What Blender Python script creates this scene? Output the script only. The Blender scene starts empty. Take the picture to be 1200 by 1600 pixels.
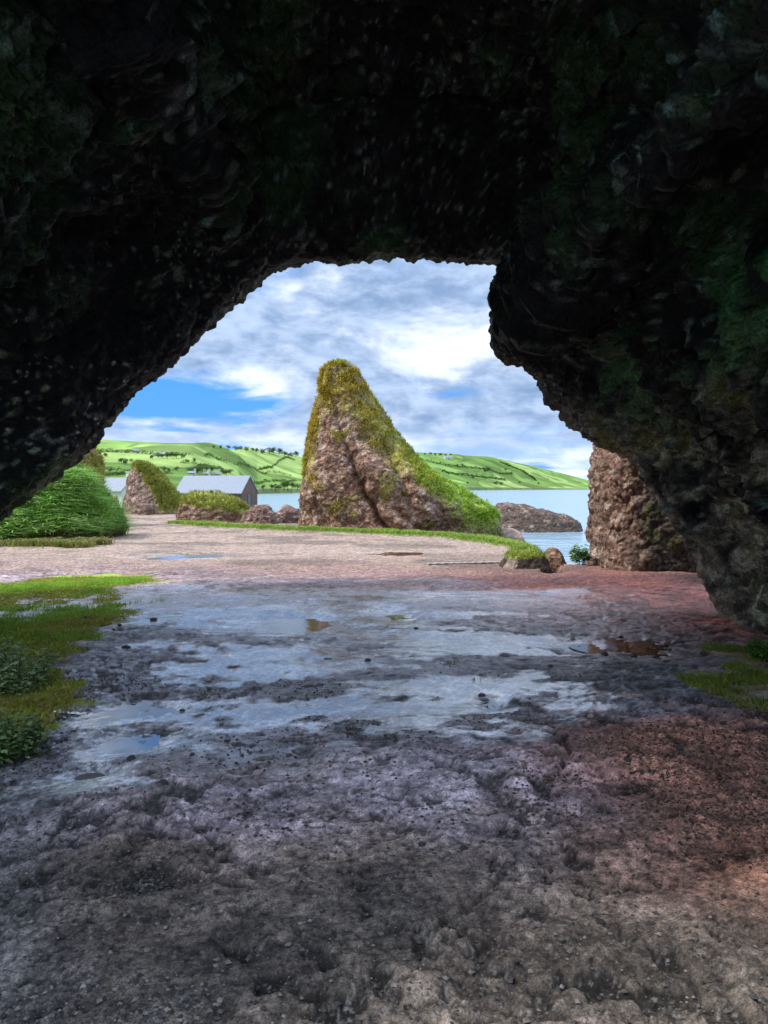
import bpy, math
import numpy as np
from mathutils import Vector

rng = np.random.default_rng(7)
C = bpy.context.scene.collection
SC = bpy.context.scene
F = 1200.0          # focal length in photo pixels
HOR = 763.0         # sea horizon row of the photo
EYE = 1.6           # eye height above the cave floor
SEA = -1.8


def P(px, py, Y):
    return np.array([(px - 600.0) / F * Y, Y, EYE - (py - HOR) / F * Y])


def G(px, py, z=0.0):
    Y = (EYE - z) * F / (py - HOR)
    return np.array([(px - 600.0) / F * Y, Y])


# ------------------------------------------------------------------ noise
def _hash(ix, iy, iz, seed):
    h = (ix.astype(np.int64) * 374761393 + iy.astype(np.int64) * 668265263 + iz.astype(np.int64) * 2147483647 + seed * 974634777) & 0xFFFFFFFF
    h = ((h ^ (h >> 13)) * 1274126177) & 0xFFFFFFFF
    h = ((h ^ (h >> 16)) * 2246822519) & 0xFFFFFFFF
    return (h ^ (h >> 15)) & 0xFFFFFF


def vnoise(p, seed=0):
    i = np.floor(p).astype(np.int64)
    f = p - i
    f = f * f * f * (f * (f * 6 - 15) + 10)
    r = 0
    for dx in (0, 1):
        wx = f[:, 0] if dx else 1 - f[:, 0]
        for dy in (0, 1):
            wy = f[:, 1] if dy else 1 - f[:, 1]
            for dz in (0, 1):
                wz = f[:, 2] if dz else 1 - f[:, 2]
                r = r + wx * wy * wz * (_hash(i[:, 0] + dx, i[:, 1] + dy, i[:, 2] + dz, seed) / 16777215.0)
    return r * 2 - 1


def fbm(p, octv=4, seed=0, gain=0.5):
    a, s, t = 1.0, 0.0, 0.0
    p = p.copy()
    for o in range(octv):
        s = s + a * vnoise(p, seed + o * 17)
        t += a
        a *= gain
        p = p * 2.03 + 11.7
    return s / t


def ridged(p, octv=4, seed=0):
    a, s, t = 1.0, 0.0, 0.0
    p = p.copy()
    for o in range(octv):
        s = s + a * (1 - 2 * np.abs(vnoise(p, seed + o * 13)))
        t += a
        a *= 0.5
        p = p * 2.1 + 5.3
    return s / t


def worley(p, seed=0):
    i = np.floor(p).astype(np.int64)
    f1 = np.full(len(p), 9.0)
    f2 = np.full(len(p), 9.0)
    idv = np.zeros(len(p))
    for dx in (-1, 0, 1):
        for dy in (-1, 0, 1):
            for dz in (-1, 0, 1):
                c = i + np.array([dx, dy, dz])
                h = [_hash(c[:, 0], c[:, 1], c[:, 2], seed + k * 31) / 16777215.0 for k in range(3)]
                d = np.sqrt(sum((c[:, k] + h[k] - p[:, k]) ** 2 for k in range(3)))
                m = d < f1
                f2 = np.where(m, f1, np.minimum(f2, d))
                idv = np.where(m, (h[0] * 7.31 + h[1] * 3.7) % 1.0, idv)
                f1 = np.where(m, d, f1)
    return f1, f2, idv


def sstep(a, b, x):
    t = np.clip((x - a) / (b - a), 0, 1)
    return t * t * (3 - 2 * t)


def mix(a, b, t):
    a = np.asarray(a, float)
    b = np.asarray(b, float)
    t = np.asarray(t)[..., None]
    return a * (1 - t) + b * t


def v3(x, y, z=None):
    z = np.zeros_like(x) if z is None else z
    return np.stack([x, y, z], 1)


# ------------------------------------------------------------------ mesh helpers
def mesh_obj(name, verts, faces, mat, parent=None, col=None, wet=None, smooth=True, nv=None):
    """faces: int array (n,k) or list of such arrays with different k."""
    me = bpy.data.meshes.new(name)
    fl = faces if isinstance(faces, list) else [faces]
    fl = [np.asarray(f, np.int32) for f in fl if len(f)]
    loops = np.concatenate([f.ravel() for f in fl])
    sizes = np.concatenate([np.full(len(f), f.shape[1], np.int32) for f in fl])
    starts = np.concatenate([[0], np.cumsum(sizes)[:-1]]).astype(np.int32)
    me.vertices.add(len(verts))
    me.vertices.foreach_set('co', np.asarray(verts, np.float32).ravel())
    me.loops.add(len(loops))
    me.loops.foreach_set('vertex_index', loops)
    me.polygons.add(len(sizes))
    me.polygons.foreach_set('loop_start', starts)
    me.polygons.foreach_set('use_smooth', np.full(len(sizes), smooth))
    me.update(calc_edges=True)
    if col is not None:
        at = me.color_attributes.new('Col', 'FLOAT_COLOR', 'POINT')
        c4 = np.ones((len(verts), 4), np.float32)
        c4[:, :3] = col
        at.data.foreach_set('color', c4.ravel())
    if wet is not None:
        at = me.attributes.new('wet', 'FLOAT', 'POINT')
        at.data.foreach_set('value', np.asarray(wet, np.float32))
    me.materials.append(mat)
    o = bpy.data.objects.new(name, me)
    C.objects.link(o)
    if parent is not None:
        o.parent = parent
    return o


def tag(o, label=None, cat=None, group=None, kind=None):
    if label: o['label'] = label
    if cat: o['category'] = cat
    if group: o['group'] = group
    if kind: o['kind'] = kind
    return o


def empty(name, loc, rz=0.0):
    o = bpy.data.objects.new(name, None)
    o.location = loc
    o.rotation_euler = (0, 0, rz)
    o.empty_display_size = 0.2
    C.objects.link(o)
    return o


def grid_faces(nr, nc, wrap=False, flip=False):
    r = np.arange(nr - 1)
    c = np.arange(nc if wrap else nc - 1)
    R, K = np.meshgrid(r, c, indexing='ij')
    R, K = R.ravel(), K.ravel()
    K2 = (K + 1) % nc
    f = np.stack([R * nc + K, R * nc + K2, (R + 1) * nc + K2, (R + 1) * nc + K], 1)
    return f[:, ::-1] if flip else f


def grid_normals(p, wrap=False):
    du = np.gradient(p, axis=1) if not wrap else (np.roll(p, -1, 1) - np.roll(p, 1, 1))
    dv = np.gradient(p, axis=0)
    n = np.cross(du, dv)
    return n / np.maximum(np.linalg.norm(n, axis=2, keepdims=True), 1e-9)


# ------------------------------------------------------------------ materials
def nodes_of(m):
    m.use_nodes = True
    nt = m.node_tree
    return nt, nt.nodes, nt.links, nt.nodes['Principled BSDF']


def M_attr(name, rough=0.85, vscale=30.0, vamt=0.5, bumps=((60.0, 0.02, 'N'),), spec=0.5, wet_rough=None, sss=0.0, trans=0.0, ior=1.45, wet_ior=None, v2=None):
    """albedo from the Col attribute, broken up by noise, with bump layers."""
    m = bpy.data.materials.new(name)
    nt, N, L, b = nodes_of(m)
    at = N.new('ShaderNodeAttribute'); at.attribute_name = 'Col'
    tc = N.new('ShaderNodeTexCoord')
    nz = N.new('ShaderNodeTexNoise'); nz.inputs['Scale'].default_value = vscale; nz.inputs['Detail'].default_value = 6; nz.inputs['Roughness'].default_value = 0.65
    L.new(tc.outputs['Object'], nz.inputs['Vector'])
    mr = N.new('ShaderNodeMapRange'); mr.inputs['From Min'].default_value = 0.3; mr.inputs['From Max'].default_value = 0.7
    mr.inputs['To Min'].default_value = 1 - vamt; mr.inputs['To Max'].default_value = 1 + vamt
    L.new(nz.outputs['Fac'], mr.inputs['Value'])
    mx = N.new('ShaderNodeMix'); mx.data_type = 'RGBA'; mx.blend_type = 'MULTIPLY'; mx.inputs[0].default_value = 1
    fac = mr.outputs['Result']
    if v2:
        nb = N.new('ShaderNodeTexNoise'); nb.inputs['Scale'].default_value = v2; nb.inputs['Detail'].default_value = 4; nb.inputs['Roughness'].default_value = 0.7
        L.new(tc.outputs['Object'], nb.inputs['Vector'])
        m2 = N.new('ShaderNodeMapRange'); m2.inputs['From Min'].default_value = 0.33; m2.inputs['From Max'].default_value = 0.67; m2.inputs['To Min'].default_value = 0.35; m2.inputs['To Max'].default_value = 1.65
        L.new(nb.outputs['Fac'], m2.inputs['Value'])
        mm = N.new('ShaderNodeMath'); mm.operation = 'MULTIPLY'; L.new(fac, mm.inputs[0]); L.new(m2.outputs['Result'], mm.inputs[1]); fac = mm.outputs[0]
    L.new(at.outputs['Color'], mx.inputs[6]); L.new(fac, mx.inputs[7])
    L.new(mx.outputs[2], b.inputs['Base Color'])
    b.inputs['Specular IOR Level'].default_value = spec
    b.inputs['IOR'].default_value = ior
    if wet_rough is None:
        b.inputs['Roughness'].default_value = rough
    else:
        aw = N.new('ShaderNodeAttribute'); aw.attribute_name = 'wet'
        n2 = N.new('ShaderNodeTexNoise'); n2.inputs['Scale'].default_value = 9; n2.inputs['Detail'].default_value = 5
        L.new(tc.outputs['Object'], n2.inputs['Vector'])
        ad = N.new('ShaderNodeMath'); ad.operation = 'MULTIPLY_ADD'; ad.inputs[1].default_value = 0.9; ad.inputs[2].default_value = -0.45
        L.new(n2.outputs['Fac'], ad.inputs[0])
        a2 = N.new('ShaderNodeMath'); a2.operation = 'MULTIPLY'
        L.new(ad.outputs[0], a2.inputs[0]); a2.inputs[1].default_value = 0.8
        a3 = N.new('ShaderNodeMath'); a3.operation = 'ADD'; a3.use_clamp = True
        L.new(a2.outputs[0], a3.inputs[0]); L.new(aw.outputs['Fac'], a3.inputs[1])
        r = N.new('ShaderNodeMapRange'); r.inputs['To Min'].default_value = rough; r.inputs['To Max'].default_value = wet_rough
        L.new(a3.outputs[0], r.inputs['Value']); L.new(r.outputs['Result'], b.inputs['Roughness'])
        if wet_ior:
            ri = N.new('ShaderNodeMapRange'); ri.inputs['To Min'].default_value = ior; ri.inputs['To Max'].default_value = wet_ior
            L.new(a3.outputs[0], ri.inputs['Value']); L.new(ri.outputs['Result'], b.inputs['IOR'])
    prev = None
    for sc, dist, kind in bumps:
        if kind == 'N':
            t = N.new('ShaderNodeTexNoise'); t.inputs['Detail'].default_value = 8; t.inputs['Roughness'].default_value = 0.6
            out = t.outputs['Fac']
        else:
            t = N.new('ShaderNodeTexVoronoi'); t.feature = 'SMOOTH_F1' if kind == 'V' else 'F1'
            out = t.outputs['Distance']
        t.inputs['Scale'].default_value = sc
        L.new(tc.outputs['Object'], t.inputs['Vector'])
        bp = N.new('ShaderNodeBump'); bp.inputs['Strength'].default_value = 1.0; bp.inputs['Distance'].default_value = dist
        if kind != 'N': bp.invert = True
        L.new(out, bp.inputs['Height'])
        if wet_rough is not None and wet_ior:
            sm = N.new('ShaderNodeMapRange'); sm.inputs['From Min'].default_value = 0.2; sm.inputs['From Max'].default_value = 0.8; sm.inputs['To Min'].default_value = 1.0; sm.inputs['To Max'].default_value = 0.06
            L.new(a3.outputs[0], sm.inputs['Value']); L.new(sm.outputs['Result'], bp.inputs['Strength'])
        if prev: L.new(prev.outputs['Normal'], bp.inputs['Normal'])
        prev = bp
    if prev: L.new(prev.outputs['Normal'], b.inputs['Normal'])
    if trans > 0:
        tr = N.new('ShaderNodeBsdfTranslucent'); L.new(mx.outputs[2], tr.inputs['Color'])
        ms = N.new('ShaderNodeMixShader'); ms.inputs[0].default_value = trans
        L.new(b.outputs[0], ms.inputs[1]); L.new(tr.outputs[0], ms.inputs[2])
        L.new(ms.outputs[0], N['Material Output'].inputs['Surface'])
    return m


def M_plain(name, col, rough=0.7, vscale=8.0, vamt=0.25, bump=(40.0, 0.01), metallic=0.0):
    m = bpy.data.materials.new(name)
    nt, N, L, b = nodes_of(m)
    tc = N.new('ShaderNodeTexCoord')
    nz = N.new('ShaderNodeTexNoise'); nz.inputs['Scale'].default_value = vscale; nz.inputs['Detail'].default_value = 6
    L.new(tc.outputs['Object'], nz.inputs['Vector'])
    rp = N.new('ShaderNodeMix'); rp.data_type = 'RGBA'
    rp.inputs[6].default_value = (*[c * (1 - vamt) for c in col], 1)
    rp.inputs[7].default_value = (*[min(1, c * (1 + vamt)) for c in col], 1)
    L.new(nz.outputs['Fac'], rp.inputs[0]); L.new(rp.outputs[2], b.inputs['Base Color'])
    b.inputs['Roughness'].default_value = rough
    b.inputs['Metallic'].default_value = metallic
    if bump:
        t = N.new('ShaderNodeTexNoise'); t.inputs['Scale'].default_value = bump[0]; t.inputs['Detail'].default_value = 4
        L.new(tc.outputs['Object'], t.inputs['Vector'])
        bp = N.new('ShaderNodeBump'); bp.inputs['Distance'].default_value = bump[1]
        L.new(t.outputs['Fac'], bp.inputs['Height']); L.new(bp.outputs['Normal'], b.inputs['Normal'])
    return m


def M_water(name, col, rough, waves, ior=1.333):
    m = bpy.data.materials.new(name)
    nt, N, L, b = nodes_of(m)
    b.inputs['Base Color'].default_value = (*col, 1)
    b.inputs['Roughness'].default_value = rough
    b.inputs['IOR'].default_value = ior
    tc = N.new('ShaderNodeTexCoord')
    prev = None
    for sx, sy, dist in waves:
        mp = N.new('ShaderNodeMapping'); mp.inputs['Scale'].default_value = (sx, sy, 1)
        L.new(tc.outputs['Object'], mp.inputs['Vector'])
        t = N.new('ShaderNodeTexNoise'); t.inputs['Scale'].default_value = 1; t.inputs['Detail'].default_value = 4
        L.new(mp.outputs[0], t.inputs['Vector'])
        bp = N.new('ShaderNodeBump'); bp.inputs['Distance'].default_value = dist
        L.new(t.outputs['Fac'], bp.inputs['Height'])
        if prev: L.new(prev.outputs['Normal'], bp.inputs['Normal'])
        prev = bp
    if prev: L.new(prev.outputs['Normal'], b.inputs['Normal'])
    return m


MAT_CAVE = M_attr('wet_cave_rock', rough=0.8, wet_rough=0.36, vscale=7, vamt=0.55, bumps=((9, 0.06, 'V'), (26, 0.03, 'V'), (70, 0.012, 'N')), spec=0.28, v2=45)
MAT_ROCK = M_attr('conglomerate_rock', v2=16, rough=0.9, vscale=5, vamt=0.5, bumps=((5, 0.12, 'V'), (14, 0.05, 'V'), (30, 0.03, 'N')), spec=0.25)
MAT_GROUND = M_attr('earth_floor', rough=0.85, wet_rough=0.20, vscale=24, vamt=0.4, bumps=((60, 0.006, 'V'), (150, 0.004, 'N')), spec=0.5, ior=1.45, wet_ior=3.0, v2=130)
MAT_GRASS = M_attr('grass_blades', rough=0.6, vscale=3, vamt=0.35, bumps=(), spec=0.2, trans=0.3)
MAT_HILL = M_attr('pasture', rough=0.95, vscale=0.05, vamt=0.25, bumps=((0.4, 0.5, 'N'),), spec=0.1)
MAT_LEAF = M_attr('leaves', rough=0.65, vscale=0.6, vamt=0.35, bumps=(), spec=0.2, trans=0.2)
MAT_STONE = M_attr('loose_stones', rough=0.55, vscale=30, vamt=0.4, bumps=((60, 0.01, 'N'),), spec=0.4)
MAT_SEA = M_water('sea_water', (0.24, 0.36, 0.44), 0.15, ((0.5, 0.9, 0.22), (0.06, 0.16, 0.5)))
MAT_PUD = M_water('puddle_water', (0.20, 0.20, 0.205), 0.03, ((5, 5, 0.003),), ior=2.1)
MAT_PUDB = M_water('muddy_puddle_water', (0.10, 0.045, 0.02), 0.04, ((5, 5, 0.003),), ior=1.4)

# ------------------------------------------------------------------ ground
LAND = np.array([(-300, -40), (120, -40), (120, 17.5), (4.7, 17.4), (3.95, 16.6), (3.62, 15.4), (3.42, 14.55), (3.2, 14.35), (3.05, 15.0), (3.3, 17.0),
                 (3.75, 19.5), (4.3, 22.5), (5.2, 25.5), (5.6, 30), (4.6, 33.5), (0, 34.5), (-3.4, 35), (-8, 36.5), (-9.6, 40), (-12.5, 60),
                 (-16.5, 95), (-19.9, 113), (-20.6, 126), (-28, 142), (-60, 230), (-300, 230)], float)


def land_dist(x, y):
    d = np.full(x.shape, 1e9)
    inside = np.zeros(x.shape, bool)
    n = len(LAND)
    for k in range(n):
        ax, ay = LAND[k]
        bx, by = LAND[(k + 1) % n]
        ex, ey = bx - ax, by - ay
        t = np.clip(((x - ax) * ex + (y - ay) * ey) / (ex * ex + ey * ey), 0, 1)
        d = np.minimum(d, np.hypot(x - ax - t * ex, y - ay - t * ey))
        if ay != by:
            c = ((ay > y) != (by > y)) & (x < (bx - ax) * (y - ay) / (by - ay) + ax)
            inside ^= c
    return np.where(inside, d, -d)


TURF = np.array([G(*q) for q in [(285, 819), (380, 825), (460, 830), (600, 834), (700, 839), (760, 844), (802, 853), (834, 867), (850, 879)]])


def turf_mask(x, y):
    d = np.full(x.shape, 1e9)
    for k in range(len(TURF) - 1):
        ax, ay = TURF[k]; ex, ey = TURF[k + 1] - TURF[k]
        t = np.clip(((x - ax) * ex + (y - ay) * ey) / (ex * ex + ey * ey), 0, 1)
        d = np.minimum(d, np.hypot(x - ax - t * ex, y - ay - t * ey))
    w = np.interp(y, [15, 19, 24, 29, 36], [0.26, 0.40, 0.55, 0.6, 0.6])
    return sstep(w * 1.15, w * 0.6, d + 0.5 * w * fbm(v3(x, y) * 1.6 + 40, 3, 66))


# puddles: centre px, py, half-widths in px, level offset, muddy
PUDDLES = [(415, 972, 92, 15, 0), (228, 1108, 92, 17, 0), (222, 1152, 62, 22, 0), (905, 1003, 48, 14, 0), (1012, 1006, 74, 20, 1), (615, 864, 52, 4.0, 1),
           (150, 1205, 40, 12, 0), (690, 932, 44, 4, 0), (770, 1101, 26, 12, 0), (300, 868, 90, 4.5, 0), (630, 963, 40, 8, 0), (862, 926, 34, 4, 0)]


def pud_field(x, y):
    """signed 0..1 depth of each puddle hollow"""
    out = np.zeros(x.shape)
    for (px, py, rx, ry, _) in PUDDLES:
        c = G(px, py)
        sx = rx / F * c[1]
        sy = abs(G(px, py - ry)[1] - G(px, py + ry)[1]) / 2
        q = ((x - c[0]) / sx) ** 2 + ((y - c[1]) / sy) ** 2
        out = np.maximum(out, np.exp(-q * 0.9))
    return out


def blob(x, y, px, py, rx, ry, p=1.0):
    c = G(px, py)
    sx = rx / F * c[1]
    sy = abs(G(px, max(py - ry, HOR + 8))[1] - G(px, py + ry)[1]) / 2
    return np.exp(-(((x - c[0]) / sx) ** 2 + ((y - c[1]) / sy) ** 2) * p)


FILM = [(420, 972, 150, 26), (560, 960, 160, 20), (640, 1000, 120, 16), (800, 1008, 170, 17), (360, 1050, 190, 30), (240, 1110, 130, 40), (210, 1155, 100, 34), (450, 1040, 120, 22), (870, 1100, 150, 30), (700, 1080, 130, 26), (230, 960, 120, 26), (140, 1220, 90, 40),
        (650, 1130, 200, 24), (480, 1120, 140, 26), (60, 1330, 90, 60), (700, 935, 90, 8), (860, 927, 70, 8), (300, 868, 200, 8), (560, 860, 120, 6)]


def film_field(x, y, n1, n2):
    """where rain water lies as a thin film over the trodden floor"""
    b = np.clip(sum(blob(x, y, *q) for q in FILM), 0, 1.2)
    st = fbm(v3(x * 0.95 + 0.5 * n1, y * 2.1 - 0.35 * x + 0.4 * n1) + 17, 5, 37)
    fn = fbm(v3(x * 4.0, y * 5.5) + 71, 4, 39, 0.62)
    return sstep(0.34, 0.80, b * 0.75 + 0.85 * st + 0.25 * n2 + 0.75 * fn - 0.05) * np.maximum(sstep(3.9, 4.9, y), sstep(-0.6, -1.3, x))


def ground_h(x, y, fine=True):
    p = v3(x, y)
    d = land_dist(x, y)
    n1 = fbm(p * 0.35, 3, 3)
    n2 = fbm(p * 1.3, 4, 5)
    z = 0.05 * n1 + 0.030 * n2
    # raised earth in the foreground and right, drained gravel channel to the left
    chan = sstep(-1.0, -2.0, x + 0.12 * (y - 3) + 0.5 * n1) * sstep(8.0, 5.0, y)
    hump = sstep(5.4, 4.2, y - 0.25 * x + 0.5 * n2) * (1 - chan)
    z = z + 0.07 * hump - 0.05 * chan
    z = z - 0.055 * pud_field(x, y)
    # beyond the mouth the path gently levels, then falls towards the quay
    far = sstep(56, 84, y)
    z = z - 1.35 * far
    rim = turf_mask(x, y)
    tx = np.interp(y, TURF[::-1, 1], TURF[::-1, 0])
    z = z + 0.07 * rim - 0.6 * sstep(0.2, 0.9, x - tx) * (y > 16.0) * sstep(31, 29, y) * (x > 1.5)
    # coast
    e = np.clip(-d, 0, 40)
    dd = d + 0.25 * n2
    fall = np.clip(-dd, 0, None)
    z = np.where(dd < 0, z - np.minimum(3.2, 1.5 * fall ** 0.75), z)
    if fine:
        near = sstep(24, 9, y)
        near = near * (1 - 0.78 * film_field(x, y, n1, n2))
        wp = p + 0.10 * np.stack([fbm(p * 3 + 5, 2, 91), fbm(p * 3 + 25, 2, 92), 0 * x], 1)
        patch = sstep(-0.15, 0.35, fbm(p * 0.9 + 31, 3, 9))
        lump = ridged(wp * np.array([2.3, 3.2, 1]) + 3, 4, 41)
        knob = fbm(wp * 7.5, 4, 77)
        f1 = worley(wp * 6.0 + 2, 21)[0]
        f3 = worley(p * 17 + 7, 22)[0]
        f4 = worley(p * 42, 5)[0]
        pits = sstep(0.16, 0.46, fbm(wp * 7.5 + 13, 5, 19, 0.6) + 0.16 * patch) 
        z = z + near * (hump * 0.009 + 0.008) * lump + near * 0.011 * knob * (0.5 + patch)
        z = z - near * (0.012 + 0.012 * hump) * pits
        z = z - near * 0.011 * sstep(0.35, 0.08, f1) * patch
        z = z + near * 0.011 * (0.5 - f3) * (0.3 + patch) + near * 0.008 * (0.5 - f4) * (0.35 + 0.65 * np.maximum(chan, pits))
        z = z + near * 0.007 * ridged(p * 13, 3, 88) + near * 0.005 * ridged(p * 31, 2, 89) * (0.4 + patch)
        w = np.abs(vnoise(wp * np.array([1.1, 0.8, 1]) + 9.3 + 0.35 * v3(n2, n1), 63))
        z = z - near * hump * 0.04 * sstep(0.10, 0.0, w) * sstep(0.3, 1.0, x) * sstep(-.1, .3, n1 + n2)
    return z, d, n1, n2, chan, hump


def smooth_noise_h(x, y):
    return ground_h(np.atleast_1d(np.asarray(x, float)), np.atleast_1d(np.asarray(y, float)), False)[0]


def make_ground():
    ya = np.concatenate([np.linspace(-14, -1, 10), np.linspace(-0.4, 1.5, 8)])
    yb = 1.5 * np.exp(np.linspace(0, math.log(64 / 1.5), 980))[1:]
    yc = np.linspace(66, 235, 40)
    ys = np.concatenate([ya, yb, yc])
    s = np.concatenate([np.linspace(-9, -0.9, 14), np.linspace(-0.86, -0.58, 24), np.linspace(-0.575, 0.575, 500), np.linspace(0.58, 0.86, 24), np.linspace(0.9, 6, 12)])
    w = np.sqrt(ys ** 2 + 1.0)
    X = (w[:, None] * s[None, :]).ravel()
    Yg = np.repeat(ys, len(s))
    z, d, n1, n2, chan, hump = ground_h(X, Yg)
    p = v3(X, Yg)
    n3 = fbm(p * 0.9 + 50, 4, 61)
    n4 = fbm(p * 3.5, 4, 71)
    n5 = fbm(p * 0.22 + 9, 3, 81)
    out = sstep(10.5, 15.5, Yg + 1.2 * n3 + 0.25 * X)          # outside, dry pale path
    brown = np.array([0.225, 0.165, 0.130]); mauve = np.array([0.38, 0.305, 0.335]); grey = np.array([0.096, 0.080, 0.064])
    red = np.array([0.48, 0.20, 0.115]); wetg = np.array([0.20, 0.195, 0.225]); tan = np.array([0.30, 0.215, 0.165]); pink = np.array([0.26, 0.15, 0.12])
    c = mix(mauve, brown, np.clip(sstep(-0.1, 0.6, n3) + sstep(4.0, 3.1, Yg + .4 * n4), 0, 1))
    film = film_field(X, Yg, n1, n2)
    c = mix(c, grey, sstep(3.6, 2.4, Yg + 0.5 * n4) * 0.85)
    redm = sstep(0.2, 1.5, X + 0.5 * n3) * sstep(2.2, 3.2, Yg + .4 * n3) * sstep(5.9, 5.0, Yg + .4 * n4)
    c = mix(c, red, redm * 0.85)
    wetband = sstep(4.3, 5.2, Yg - 0.1 * X + 0.5 * n3) * sstep(13.0, 10.5, Yg + 0.8 * n3) * sstep(4.3, 3.2, X + .4 * n4)
    c = mix(c, wetg, wetband * (0.45 + 0.4 * sstep(-.2, .3, n4)))
    c = mix(c, np.array([0.30, 0.305, 0.335]), chan * 0.9)
    c = mix(c, np.array([0.64, 0.64, 0.665]), film * 0.9 * (1 - out))  # film painted near white, standing in for sky sheen on the wet floor
    c = mix(c, np.array([0.45, 0.41, 0.38]), film * 0.5 * out)  # weaker painted sheen where the film runs outside
    c = mix(c, mix(pink, tan, sstep(13.5, 18.5, Yg + 1.5 * n3)), out)
    redp = np.maximum(blob(X, Yg, 1060, 935, 140, 42), blob(X, Yg, 900, 930, 200, 32) * 0.7) * sstep(1.2, 0.5, np.abs(n4) * 0.5)
    c = mix(c, [0.56, 0.165, 0.105], np.clip(redp * 1.5, 0, 1))
    pinkb = sstep(9.2, 10.6, Yg + n3) * sstep(15, 12, Yg + n3)
    c = mix(c, pink * 0.8, pinkb * 0.55 * (1 - redp))
    # dark gritty hollows and pale grit
    wp = p + 0.10 * np.stack([fbm(p * 3 + 5, 2, 91), fbm(p * 3 + 25, 2, 92), 0 * X], 1)
    patch = sstep(-0.15, 0.35, fbm(p * 0.9 + 31, 3, 9))
    pits = sstep(0.16, 0.46, fbm(wp * 7.5 + 13, 5, 19, 0.6) + 0.16 * patch)
    kn = fbm(wp * 7.5, 4, 77)
    big = fbm(wp * np.array([1.6, 2.4, 1]) + 60, 4, 171)
    c = c * (1 + 0.8 * np.clip(big, -.7, .7) * (1 - out))[:, None]
    c = c * (1 - 0.80 * pits * (1 - out) * (1 - .7 * film))[:, None]
    c = c * (1 + 0.75 * np.clip(kn, -.8, 1) * (1 - 0.6 * out))[:, None]
    grain = fbm(p * 34, 3, 131)
    c = c * np.clip(1 + 1.0 * grain + 0.5 * vnoise(p * 95, 132) * sstep(7, 4, Yg), .15, 3)[:, None]
    spk = sstep(0.84, 0.92, worley(p * 85, 5)[2]) * np.maximum(pits, 0.35) * (1 - out)
    c = mix(c, [0.27, 0.25, 0.225], spk * 0.55)
    c = c * (1 - 0.45 * out * sstep(-0.1, .4, fbm(p * np.array([0.7, 0.8, 1]), 5, 8, .6)))[:, None]
    # moss
    mossl = np.clip(sum(blob(X, Yg, *b) for b in [(20, 1000, 95, 60, 1), (30, 1115, 90, 62, 1), (60, 925, 125, 22, 1), (-60, 1060, 110, 120, 1), (150, 903, 90, 10, 1)]), 0, 1)
    mossr = np.clip(sum(blob(X, Yg, *b) for b in [(1175, 1025, 80, 28, 1), (1130, 1075, 60, 26, 1), (1210, 1090, 80, 50, 1)]), 0, 1)
    moss = np.maximum(sstep(0.28, 0.70, mossl + 0.50 * n4 + .2 * n3), 0.7 * sstep(0.42, 0.85, mossr + 0.55 * n4))
    mcol = mix([0.30, 0.23, 0.035], [0.30, 0.46, 0.03], sstep(-0.25, 0.35, n3 + 0.4 * n4))
    c = mix(c, mcol, moss * 0.92)
    # grassy shore rim and beach-side earth
    rim = turf_mask(X, Yg)
    c = mix(c, mix([0.16, 0.15, 0.04], [0.13, 0.24, 0.025], sstep(-.2, .3, n4)), rim * (d > -0.25))
    tx = np.interp(Yg, TURF[::-1, 1], TURF[::-1, 0])
    beyond = sstep(0.15, 0.4, X - tx) * (Yg > 16.0) * (Yg < 30) * (X > 1.5)
    c = mix(c, [0.10, 0.075, 0.05], beyond * (1 - rim))
    c = mix(c, [0.16, 0.11, 0.08], sstep(-0.15, -0.5, d))
    lnd = sstep(50, 62, Yg) * sstep(-20, -24, X + 0.0 * n3) + sstep(62, 80, Yg)
    c = mix(c, [0.13, 0.24, 0.03], np.clip(lnd, 0, 1) * (d > 0))
    wet = 0.05 + 0.42 * wetband + 0.55 * chan + hump * (0.22 + 0.33 * sstep(-.2, .4, n3)) * sstep(2.6, 3.6, Yg) - 0.3 * redm + 0.30 * pinkb - 0.12 * pits * (1 - chan)
    wet = wet + 0.75 * film * (1 - .4 * out) + 0.5 * pud_field(X, Yg) - 0.5 * sstep(4.2, 3.2, Yg) * (1 - chan) - 0.75 * moss - 0.35 * out
    wet = np.clip(wet, -0.3, 1)
    V = v3(X, Yg, z)
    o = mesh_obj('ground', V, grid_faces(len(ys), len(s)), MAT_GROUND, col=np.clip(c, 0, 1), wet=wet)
    tag(o, 'trodden earth cave floor running out to a pale path by the sea', 'ground', kind='structure')
    return X, Yg, z, moss, rim, d, n3, n4, film


GX, GY, GZ, GMOSS, GRIM, GD, GN3, GN4, GFILM = make_ground()


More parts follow.
